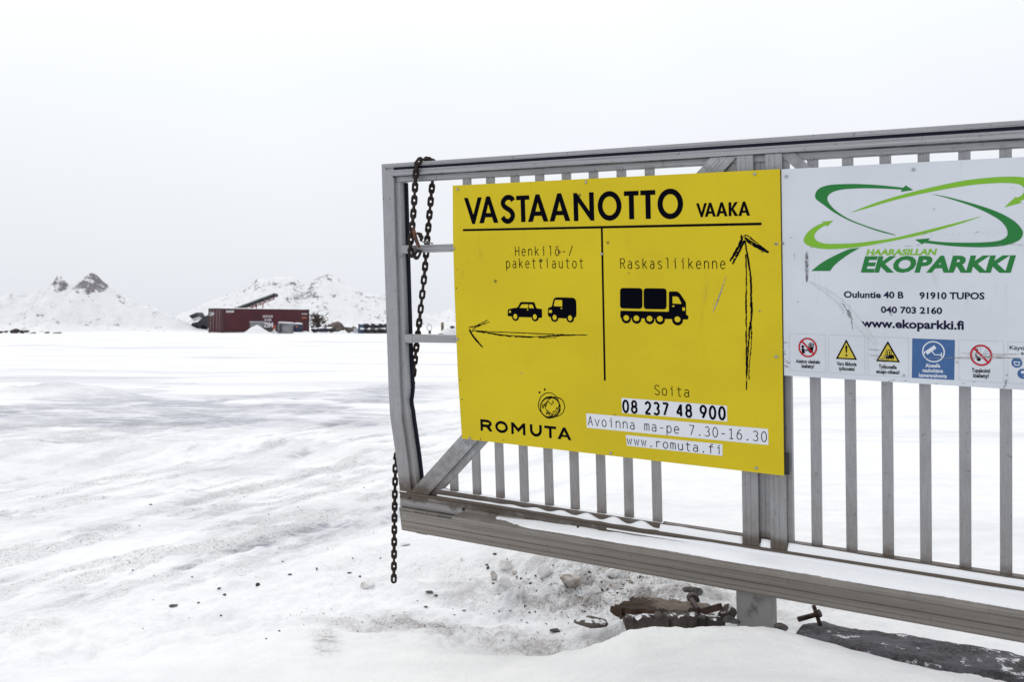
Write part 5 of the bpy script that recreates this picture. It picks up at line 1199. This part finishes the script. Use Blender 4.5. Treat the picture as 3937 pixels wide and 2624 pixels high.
# container
cz = 95.0; C0 = Vector((-31.15, cz, .04)); ca = .58; sa = .8146
U = Vector((ca, sa, 0)); Vv = Vector((-sa, ca, 0)); Zu = Vector((0, 0, 1)); CL, CW, CH = 12.19, 2.44, 2.62
def CB(u, v, z): return C0 + U * u + Vv * v + Zu * z
cont = empty('shipping_container', CB(CL / 2, CW / 2, 0), 'long maroon shipping container with white lettering in front of the snowy hills', 'container')
g = MB(); nrib = 88; P = []
for i in range(nrib + 1):
    for f, dp in ((0, 0), (.35, 0), (.5, .036), (.85, .036)):
        u = .12 + (CL - .24) * min(1, (i + f) / (nrib + 1)); P.append((u, dp))
V = [CB(u, d_, z_) for u, d_ in P for z_ in (.16, CH - .12)]; n_ = len(P)
g.add(V, [(2 * i, 2 * i + 2, 2 * i + 3, 2 * i + 1) for i in range(n_ - 1)], 0, [(v.x, v.z, v.y) for v in V])
V = [CB(u, CW - d_, z_) for u, d_ in P for z_ in (.16, CH - .12)]
g.add(V, [(2 * i, 2 * i + 1, 2 * i + 3, 2 * i + 2) for i in range(n_ - 1)], 0, [(v.x, v.z, v.y) for v in V])
for (u0, u1, v0, v1, z0_, z1_) in ((.1, CL - .1, .03, CW - .03, CH - .05, CH - .02), (CL - .08, CL - .04, .1, CW - .1, .1, CH - .1), (.1, CL - .1, .03, CW - .03, .12, .16)):
    Pp = [CB(u, v, z_) for u in (u0, u1) for v in (v0, v1) for z_ in (z0_, z1_)]; g.add(Pp, [(0, 1, 3, 2), (4, 6, 7, 5), (0, 4, 5, 1), (2, 3, 7, 6), (0, 2, 6, 4), (1, 5, 7, 3)], 0, [(v.x, v.z, v.y) for v in Pp])
g.build('wall', M['maroon'], cont)
def cbox(g, u0, u1, v0, v1, z0_, z1_, m_=0):
    Pp = [CB(u, v, z_) for u in (u0, u1) for v in (v0, v1) for z_ in (z0_, z1_)]; g.add(Pp, [(0, 1, 3, 2), (4, 6, 7, 5), (0, 4, 5, 1), (2, 3, 7, 6), (0, 2, 6, 4), (1, 5, 7, 3)], m_, [(v.x, v.z, v.y) for v in Pp])
g = MB()
for u0 in (0, CL - .12):
    for v0 in (-.004, CW - .116): cbox(g, u0, u0 + .12, v0, v0 + .12, .12, CH - .1)
for v0 in (-.006, CW - .094):
    cbox(g, .12, CL - .12, v0, v0 + .1, .04, .158); cbox(g, .12, CL - .12, v0, v0 + .1, CH - .119, CH)
for u0 in (.01, CL - .11): cbox(g, u0, u0 + .1, .12, CW - .12, .04, .158); cbox(g, u0, u0 + .1, .12, CW - .12, CH - .119, CH)
g.build('frame', M['maroon_dark'], cont)
for v0 in (.12, CW / 2 + .01):
    g = MB(); cbox(g, .015, .07, v0, v0 + CW / 2 - .14, .16, CH - .125); dr_ = g.build('door', M['maroon'], cont)
    for q in (.28, .78): g = MB(); g.tube([CB(-.02, v0 + q, .12), CB(-.02, v0 + q, CH - .1)], .03, 8); g.build('locking_rod', M['grey_bin'], dr_, smooth=True)
    if v0 > 1: 
        pass
for u0 in (-.01, CL - .17):
    for v0 in (-.012, CW - .15):
        for z0_ in (0, CH - .12): g = MB(); cbox(g, u0, u0 + .18, v0, v0 + .16, z0_, z0_ + .122); g.build('corner_casting', M['maroon_dark'], cont)
def ctext(g, txt, org, dx, dz, wd, hh, bold, m_=0, nrm=Vector((0, 0, 0))):
    key = (txt, bold)
    face_text(Draw(0), txt, 0, 1, 0, 0, 1, bold)
    co, fc = _mesh_cache[key]; x = co[:, 0] - co[:, 0].min(); x = x / x.max() * wd; y = co[:, 1] / .729 * hh
    V = [org + dx * float(a) + dz * float(b) + nrm for a, b in zip(x, y)]; g.add(V, fc, m_)
g = MB(); off = -U * 0 - Vv * .012
def side(x, y):
    """container side position of a pixel measured on the photograph"""
    ox, oy = z6[0] + x * z6[2], z6[1] + y * z6[2]; r = (ox - CX) / FPX
    u = (r * C0.y - C0.x) / (U.x - r * U.y); d_ = C0.y + u * U.y; return u, EYE - (oy - CY) / FPX * d_ - C0.z
u0, zt = side(915, 765); u1, _ = side(1028, 765); zt2 = side(915, 708)[1]
ctext(g, 'ZIM', CB(u0, 0, zt) - Vv * .012, U, Zu, u1 - u0, zt2 - zt, .05)
for row, xs_ in ((640, (915, 946, 976, 1004)), (680, (932, 962, 988))):
    for xq in xs_:
        ua, za_ = side(xq, row + 13); ub, zb_ = side(xq + 21, row - 12); mu = (ua + ub) / 2
        for (e0, e1, f0, f1) in ((.0, 1, .8, 1), (.0, .28, .0, .8), (.55, 1, .0, .2), (.62, .9, .2, .8)): Pp = [CB(ua + (ub - ua) * e, -.012, za_ + (zb_ - za_) * f) for e, f in ((e0, f0), (e1, f0), (e1, f1), (e0, f1))]; g.add(Pp, [(0, 1, 2, 3)])
for i in range(7):
    ua, za_ = side(498 + i * 13, 596); ub, zb_ = side(507 + i * 13, 572); 
    Pp = [CB(a, -.012, b) for a, b in ((ua, za_), (ub, za_), (ub, zb_), (ua, zb_))]; g.add(Pp, [(0, 1, 2, 3)])
for i in range(4):
    ua, za_ = side(1352 + i * 17, 617); ub, zb_ = side(1362 + i * 17, 604); g.add([CB(a, -.012, b) for a, b in ((ua, za_), (ub, za_), (ub, zb_), (ua, zb_))], [(0, 1, 2, 3)])
    if i < 3: ua, za_ = side(1356 + i * 18, 663); ub, zb_ = side(1368 + i * 18, 645); g.add([CB(a, -.012, b) for a, b in ((ua, za_), (ub, za_), (ub, zb_), (ua, zb_))], [(0, 1, 2, 3)], 1)
ctext(g, 'ZIM', CB(-.0, CW - .18, 1.88), -Vv, Zu, .85, .34, .05, 0, -U * .012)
g.build('lettering', [M['white_paint'], M['orange_paint']], cont)
g = MB()
# snow along the roof edge
nn_ = 60
V = []
for i in range(nn_ + 1):
    u = CL * i / nn_
    for v, h in ((.02, .004), (.25, .05 + .03 * math.sin(i * 1.7)), (1.2, .07), (2.2, .05), (2.42, .004)): V.append(CB(u, v, CH + h * (.4 if i in (0, nn_) else 1)))
g.add(V, [(i * 5 + j, (i + 1) * 5 + j, (i + 1) * 5 + j + 1, i * 5 + j + 1) for i in range(nn_) for j in range(4)]); kind(g.build('snow_layer', M['snowcap'], smooth=True, loc=CB(0, 0, CH)), 'stuff')

# conveyor machine behind the container
cv_ = empty('conveyor_machine', (W6(700, 800, 116).x, 116, .05), 'dark crushing machine with a raised conveyor belt behind the maroon container', 'machine')
d_ = 116; a = W6(560, 575, d_); b = W6(1048, 392, d_); a2 = a + (a - b) * .25
dv = (b - a2); L = dv.length; dv.normalize(); yv = Vector((0, 1, 0)); zv_ = dv.cross(yv).normalized() * -1
zv_ = yv.cross(dv) * -1; zv_ = dv.cross(yv); zv_ = zv_ if zv_.z > 0 else -zv_
Rm = Matrix((dv, yv, zv_)).transposed()
g = MB(); g.box((a2 + b) / 2 + zv_ * .10 + Vector((0, -.1, 0)), (L, 1.3, .10), Rm); g.build('belt', M['belt'], cv_)
g = MB(); g.box((a2 + b) / 2 - zv_ * .12 - yv * .7, (L, .10, .30), Rm); g.box((a2 + b) / 2 - zv_ * .12 + yv * .7, (L, .10, .30), Rm)
for q in np.linspace(.05, .98, 12): g.box(a2.lerp(b, q) - zv_ * .14, (.16, 1.3, .2), Rm)
g.build('belt_frame', M['dark_steel'], cv_)
g = MB(); aa = a2.lerp(b, .42); bb = a2.lerp(b, .985); g.box((aa + bb) / 2 - zv_ * .58 - yv * .6, ((bb - aa).length, .08, .14), Rm)
for q in np.linspace(.45, .97, 7): p = a2.lerp(b, q); g.tube([p - zv_ * .26 - yv * .6, p - zv_ * .6 - yv * .6 + dv * .2], .05, 6)
g.tube([a2.lerp(b, .78) - zv_ * .6 - yv * .6, a2.lerp(b, .72) - zv_ * 1.5 - yv * .6], .06, 6); g.build('lower_truss', M['red_steel'], cv_)
g = MB(); g.tube([b - zv_ * .1 - yv * .68, b - zv_ * .1 + yv * .68], .26, 14); g.build('end_drum', M['dark_steel'], cv_, smooth=True)
g = MB(); p0, p1, p2, p3 = W6(78, 632, 112), W6(165, 594, 112), W6(196, 640, 112), W6(112, 668, 112)
for q in (0, 1.8): pass
V = [p + Vector((0, q, 0)) for q in (0, 2.2) for p in (p0, p1, p2, p3)]; g.add(V, [(0, 3, 2, 1), (4, 5, 6, 7), (0, 1, 5, 4), (1, 2, 6, 5), (2, 3, 7, 6), (3, 0, 4, 7)], 0, [(v.x, v.z, v.y) for v in V]); g.build('hopper', M['dark_steel'], cv_)
g = MB(); V = [W6(x, y, 111.8) + Vector((0, q, 0)) for q in (0, .1) for x, y in ((112, 668), (196, 640), (216, 665), (140, 695))]; g.add(V, [(0, 3, 2, 1), (4, 5, 6, 7), (0, 1, 5, 4), (1, 2, 6, 5), (2, 3, 7, 6), (3, 0, 4, 7)]); g.build('chute', M['bin_light'], cv_)
g = MB(); V = [W6(x, y, 112) + Vector((0, q, 0)) for q in (0, 2.4) for x, y in ((95, 770), (110, 715), (180, 700), (230, 650), (300, 620), (520, 600), (520, 790), (300, 770))]; g.add(V, [(0, 7, 6, 5, 4, 3, 2, 1), tuple(range(8, 16))] + [(i, (i + 1) % 8, 8 + (i + 1) % 8, 8 + i) for i in range(8)], 0, [(v.x, v.z, v.y) for v in V]); g.build('chassis', M['dark_steel'], cv_)
for q in (150, 240): g = MB(); g.tube([W6(q, 778, 111.9), W6(q, 778, 111.9) + Vector((0, .5, 0))], .42, 14); g.build('wheel', M['rubber'], cv_)
for q in (800, 840): g = MB(); g.tube([W6(q, 505, d_), W6(q - 10, 790, d_)], .09, 6); g.build('support_leg', M['red_steel'], cv_)

def heap(name, x0, x1, ytop, ybase, d, label, cat, m, seed):
    c = W6((x0 + x1) / 2, ybase, d); rx = (x1 - x0) / 2 * u6(d); hh = (ybase - ytop) * u6(d)
    xs = np.linspace(-rx, rx, 44); X, Y = np.meshgrid(xs, xs * .8, indexing='ij'); r0 = np.hypot(X / rx, Y / (rx * .8))
    Z = hh * (np.clip(1 - r0, 0, 1) ** 1.1) * (1 + .5 * (fbm(X * 1.1 + seed, Y * 1.1, seed) - .5)) + .25 * (fbm(X * 2.2, Y * 2.2, seed + 1, 4, .6) - .45) * np.clip(1.1 - r0, 0, 1) - .03
    o = grid_mesh(name, X, Y, Z, m, (r0 * 0 + .12, r0 * 0, r0 * 0)); o.location = (c.x, c.y + .4, gz(c.x, c.y)); tag(o, label, cat); return o
heap('snow_heap', 660, 1010, 728, 838, 89, 'larger snow heap in front of the middle of the maroon container', 'snow heap', M['hill'], 601)
heap('snow_heap', 985, 1075, 780, 838, 89, 'smaller snow heap between the larger one and the open grey bin', 'snow heap', M['hill'], 611)
# boxes and drums before the container
def yawbox(g, c, d_, yaw, m_=0, tilt=0):
    R = Matrix.Rotation(yaw, 3, 'Z') @ Matrix.Rotation(tilt, 3, 'Y'); g.box(c, d_, R, m_); return R
bin_ = empty('metal_bin', W6(1165, 838, 90), 'open grey metal bin standing on end in front of the maroon container', 'bin')
u9 = u6(90); c = W6(1172, 776, 90); wd, hg = 142 * u9, 122 * u9
R = Matrix.Rotation(math.radians(-14), 3, 'Z') @ Matrix.Rotation(math.radians(3), 3, 'Y')
g = MB()
for dx, dz, w_, h_ in ((-wd / 2 + .06, 0, .12, hg), (wd / 2 - .06, 0, .12, hg), (0, hg / 2 - .06, wd - .24, .12), (0, -hg / 2 + .06, wd - .24, .12)): g.box(c + R @ Vector((dx, 0, dz)), (w_, .9, h_), R)
g.build('rim', M['grey_bin'], bin_)
g = MB(); g.box(c + R @ Vector((0, .15, 0)), (wd - .26, .1, hg - .26), R); g.build('back_sheet', M['bin_light'], bin_)
g = MB(); g.box(c + R @ Vector((0, 0, hg / 2 + .05)), (wd, .85, .09), R); o = g.build('snow_layer', M['snowcap'], loc=c, bevel=.03); kind(o, 'stuff')
crate = empty('grey_crate', W6(848, 790, 92), 'grey crate half hidden behind the larger snow heap', 'crate')
g = MB(); c = W6(848, 745, 92); yawbox(g, c, (125 * u6(92), .9, 85 * u6(92)), math.radians(-10)); g.build('body', M['grey_bin'], crate, bevel=.03)
g = MB(); yawbox(g, c + Vector((0, 0, 44 * u6(92))), (132 * u6(92), 1.0, .07), math.radians(-10)); g.build('lid', M['bin_light'], crate, bevel=.02)
cyl = empty('gas_bottle', W6(1043, 800, 91), 'orange-red gas bottle next to the open grey bin', 'gas bottle')
g = MB(); p = W6(1043, 800, 91); hh = 70 * u6(91); g.tube([p, p + Vector((0, 0, hh * .75)), p + Vector((0, 0, hh * .86)), p + Vector((0, 0, hh * .92))], [.11, .11, .08, .04], 12); g.build('body', mat('orange_red_paint', (.40, .05, .02), .5), cyl, smooth=True)
g = MB(); g.tube([p + Vector((0, 0, hh * .92)), p + Vector((0, 0, hh))], [.03, .045], 8); g.build('valve', M['dark_steel'], cyl)
drum = empty('blue_tank', W6(1305, 815, 91), 'dark blue tank with an orange emblem right of the open grey bin', 'tank')
g = MB(); c = W6(1305, 768, 91); rr_ = 44 * u6(91); yv2 = Vector((.25, -.95, 0)).normalized(); side_v = Vector((.95, .25, 0))
g.tube([c - side_v * .52, c - side_v * .48, c + side_v * .48, c + side_v * .52], [rr_ * .85, rr_, rr_, rr_ * .85], 18); g.build('shell', M['blue_drum'], drum, smooth=True)
g = MB(); cc = c + Vector((.02, -rr_ - .006, .12)); g.disc(cc, Vector((.09, .02, 0)), Vector((0, 0, .09)), 12); g.build('badge', M['orange_paint'], drum)
g = MB(); g.box(c + Vector((-.0, 0, -rr_ * .95)), (1.1, .5, .14)); g.build('cradle', M['dark_steel'], drum)
g = MB(); g.tube([c + Vector((-.5, .05, rr_ * .96)), c + Vector((0, .05, rr_ * 1.02)), c + Vector((.5, .05, rr_ * .96))], [.08, .14, .08], 8); o = g.build('snow_layer', M['snowcap'], loc=c, smooth=True); kind(o, 'stuff')
g = MB(); yawbox(g, W6(985, 785, 92), (110 * u6(92), .6, 42 * u6(92)), .1); rock_mesh(g, W6(1070, 778, 92), (.32, .3, .42), 41); o = g.build('engine_block', M['dark_steel'], loc=W6(1000, 810, 92), bevel=.04); tag(o, 'dark engine block between the snow heap and the open grey bin', 'machine part')
# scrap along the far yard
def lumpy(name, x0, x1, y0, y1, d, m, label, cat, seed, group=None, cap=True, sharp=.6):
    c = W6((x0 + x1) / 2, (y0 + y1) / 2, d) + Vector((0, 0, .06)); rx = 1.25 * (x1 - x0) / 2 * u6(d); rz = 1.3 * (y1 - y0) / 2 * u6(d)
    g = MB(); rock_mesh(g, c, (rx, max(.3, rx * .7), rz), seed, sub=3, sharp=sharp); mats = [m]
    if cap:
        r2 = MB(); rock_mesh(g, c + Vector((-rx * .1, -.12, rz * .60)), (rx * .80, max(.3, rx * .7) * .80, rz * .36), seed + 1, 1, sub=2); mats.append(M['snowcap'])
    o = g.build(name, mats, loc=W6((x0 + x1) / 2, y1, d)); tag(o, label, cat, group); return o
lumpy('scrap_lump', 1462, 1545, 775, 822, 90, M['darkscrap'], 'dark scrap lump just right of the maroon container', 'scrap', 701)
lumpy('scrap_lump', 1530, 1640, 768, 820, 91, M['blue_drum'], 'dark blue-black scrap lump second from the container', 'scrap', 703)
lumpy('scrap_lump', 1630, 1720, 770, 824, 90, M['darkscrap'], 'snow-topped scrap lump left of the tall brown rock', 'scrap', 705)
lumpy('scrap_lump', 1690, 1830, 715, 822, 91, M['brownrock'], 'tall dark brown rock with a pointed top in the far yard', 'rock', 707, cap=False)
lumpy('scrap_lump', 1825, 1945, 758, 824, 91, M['brownrock'], 'lower brown rock right of the tall one', 'rock', 709)
g = MB(); yawbox(g, W6(1968, 800, 91), (62 * u6(91), .6, 52 * u6(91)), .25); o = g.build('concrete_block', M['bin_light'], loc=W6(1968, 825, 91), bevel=.04); tag(o, 'pale concrete block between brown rocks and blue bales', 'block')
for i, (x0, x1, y0, y1) in enumerate(((1452, 1500, 740, 790), (1500, 1580, 730, 780), (1570, 1650, 745, 792), (1645, 1700, 735, 785), (1470, 1530, 792, 826), (1590, 1660, 790, 826), (1655, 1705, 795, 828), (1790, 1850, 760, 800), (1900, 1960, 755, 800), (1935, 1990, 770, 815))):
    lumpy('scrap_lump', x0, x1, y0, y1, 93 + (i % 3), M['darkscrap'], 'small dark scrap lump among the larger ones between container and bales', 'scrap', 760 + i, 'dark scrap lumps between container and bales', cap=i % 2 == 0)
BGp = 'scrap bales beside the gate post'
bi = 0
names_ = ['blue scrap bale, lower left of the far stack', 'second dark bale from the left in the lower row', 'third dark bale from the left in the lower row', 'dark bale at the right end of the lower row, beside the gate post', 'blue scrap bale, upper left of the far stack', 'snow-capped dark bale second from left in the upper row', 'snow-capped dark bale third from left in the upper row', 'snow-capped dark bale at the right end of the upper row']
for row in range(2):
    for i in range(4):
        x0 = 1995 + i * 84 + row * 8; d = 91; c = W6(x0 + 40, 805 - row * 56, d); w_ = 80 * u6(d); h_ = 54 * u6(d)
        g = MB(); yawbox(g, c, (w_, .9, h_), random.uniform(-.12, .12), 0, random.uniform(-.06, .06)); bl = g.build('scrap_bale', M['scrapblue'] if i == 0 else M['darkscrap'], loc=W6(x0 + 40, 832 - row * 56, d), bevel=.06); tag(bl, names_[bi], 'bale', BGp); bi += 1
        g = MB(); rock_mesh(g, c + Vector((.0, -.22, h_ * .50)), (w_ * .50, .50, h_ * (.30 + .1 * row)), 720 + i + row * 5, sub=2); o = g.build('snow_cap', M['snowcap'], bl, smooth=True)
# twiggy scrap tangle
tang = MB(); r_ = random.Random(9); c = W6(1520, 720, 100)
for i in range(170):
    p = W6(r_.gauss(1520, 38), r_.uniform(625, 745), 100 + r_.uniform(-1, 1)); q = p + Vector((r_.uniform(-.6, .6), r_.uniform(-.4, .4), r_.uniform(-.15, .45))); tang.tube([p, (p + q) / 2 + Vector((0, 0, r_.uniform(-.1, .1))), q], r_.uniform(.02, .05), 5)
for x, y, s_ in ((1530, 660, .30), (1560, 675, .25), (1500, 690, .34), (1600, 705, .25)): rock_mesh(tang, W6(x, y, 100), (s_, s_, s_ * .9), int(x))
o = tang.build('scrap_tangle', M['scrap'], loc=W6(1520, 780, 100)); tag(o, 'dark tangle of thin scrap metal above the lumps right of the container', 'scrap')
heap('snow_heap', 1430, 2000, 690, 830, 101, 'low snowy bank behind the dark scrap lumps', 'snow heap', M['hill'], 621)
heap('snow_heap', 1930, 2700, 690, 830, 101, 'low snowy bank behind the scrap bales and gate post', 'snow heap', M['hill'], 631)
# dark rocks along the foot of the left hill
z5 = (0, 1000, .34)
def W5(x, y, d): return Vector(((z5[0] + x * z5[2] - CX) / FPX * d, d, EYE - (z5[1] + y * z5[2] - CY) / FPX * d))
rk = [(5, 825, 60, 28, 'leftmost dark rock at the foot of the left hill'), (65, 818, 50, 18, 'small rock second from left at the foot of the left hill'), (170, 815, 100, 48, 'large brown-black rock at the foot of the left hill'), (240, 820, 50, 40, 'dark rock right beside the large brown-black one'), (300, 815, 60, 26, 'grey-black rock third from the right in the row below the left hill'), (375, 840, 70, 26, 'low dark rock set nearer than the others below the left hill'), (530, 828, 40, 18, 'small lone dark rock below the left hill'), (650, 832, 110, 16, 'long flat dark rock at the right end of the row below the left hill')]
for i, (x, y, w_, h_, lb) in enumerate(rk):
    d = 91; c = W5(x, y, d) + Vector((0, 0, .05)); k_ = .34 / FPX * d; g = MB(); rock_mesh(g, c, (1.2 * w_ * k_ / 2, .4, 1.5 * h_ * k_ / 2), 800 + i, sub=3); o = g.build('boulder', M['scrap'] if i == 2 else M['stone'], loc=W5(x, y + h_ / 2, d)); tag(o, lb, 'rock', 'rocks below the left hill')
# boulders sticking out of the left slope
rk2 = [(610, 380, 60, 30, 7.0, 'dark rock in the upper slope of the left hill, below the left peak'), (1655, 508, 60, 28, 0, 'dark rock on the right skyline of the left hill'), (1825, 590, 42, 34, 0, 'dark rock low on the right skyline of the left hill'), (1487, 628, 50, 34, 6, 'dark rock in the lower right slope of the left hill'), (1560, 640, 50, 40, 6, 'grey rock just right of the dark one on the lower slope of the left hill'), (1688, 683, 36, 26, 6, 'small dark rock near the right foot of the left hill')]
# far markers past the gate post
z8 = (1450, 1050, .4145)
def W8(x, y, d): return Vector(((z8[0] + x * z8[2] - CX) / FPX * d, d, EYE - (z8[1] + y * z8[2] - CY) / FPX * d))
ring = empty('hoop_marker', W8(488, 560, 88), 'thin wire hoop on a short stub, seen between the gate post and yellow sign', 'marker')
d = 88; k_ = .4145 / FPX * d; c = W8(485, 508, d); g = MB(); g.tube([c + Vector((22 * k_ * math.cos(a), 0, 28 * k_ * math.sin(a))) for a in np.linspace(0, 2 * math.pi, 25)], .035, 6, caps=False); g.build('hoop', M['grey_bin'], ring, smooth=True)
g = MB(); g.tube([W8(488, 572, d), W8(488, 536, d)], [.14, .12], 8); g.build('stub', M['dark_steel'], ring)
stk = empty('wooden_stake', W8(606, 535, 90), 'thick brown stake standing behind the snow bank near the yellow sign', 'stake')
g = MB(); g.tube([W8(606, 545, 90), W8(605, 465, 90), W8(605, 458, 90)], [.15, .14, .09], 9); g.build('shaft', M['stake'], stk, smooth=True)
g = MB(); g.tube([W8(606, 505, 90), W8(606, 498, 90)], .155, 9); g.build('band', M['dark_steel'], stk)
def heap8(x0, x1, ytop, ybase, d, label, seed):
    a = W8(x0, ybase, d); b = W8(x1, ybase, d); rx = (b.x - a.x) / 2; hh = (ybase - ytop) * .4145 / FPX * d
    xs = np.linspace(-rx, rx, 40); X, Y = np.meshgrid(xs, xs * .6, indexing='ij'); r0 = np.hypot(X / rx, Y / (rx * .6))
    o = grid_mesh('snow_heap', X, Y, hh * np.clip(1 - r0 ** 1.6, 0, 1) + .12 * (fbm(X * 2, Y * 2, seed) - .5) * np.clip(1 - r0, 0, 1) - .02, M['hill'], (r0 * 0, r0 * 0, r0 * 0)); o.location = ((a.x + b.x) / 2, d, gz((a.x + b.x) / 2, d)); tag(o, label, 'snow heap'); return o
heap8(560, 840, 505, 590, 86, 'snow mound with dark lumps just left of the yellow sign', 641)
for (x, y, w_, h_, lb) in ((700, 503, 50, 34, 'dark lump on top of the snow mound by the yellow sign'), (600, 570, 75, 14, 'flat dark piece at the foot of the snow mound by the yellow sign')):
    d = 85.0; g = MB(); rock_mesh(g, W8(x, y, d), (w_ * .4145 / FPX * d / 2, .35, h_ * .4145 / FPX * d / 2), x, sub=3); o = g.build('scrap_lump', M['scrap'], loc=W8(x, y + h_ / 2, d)); tag(o, lb, 'scrap')
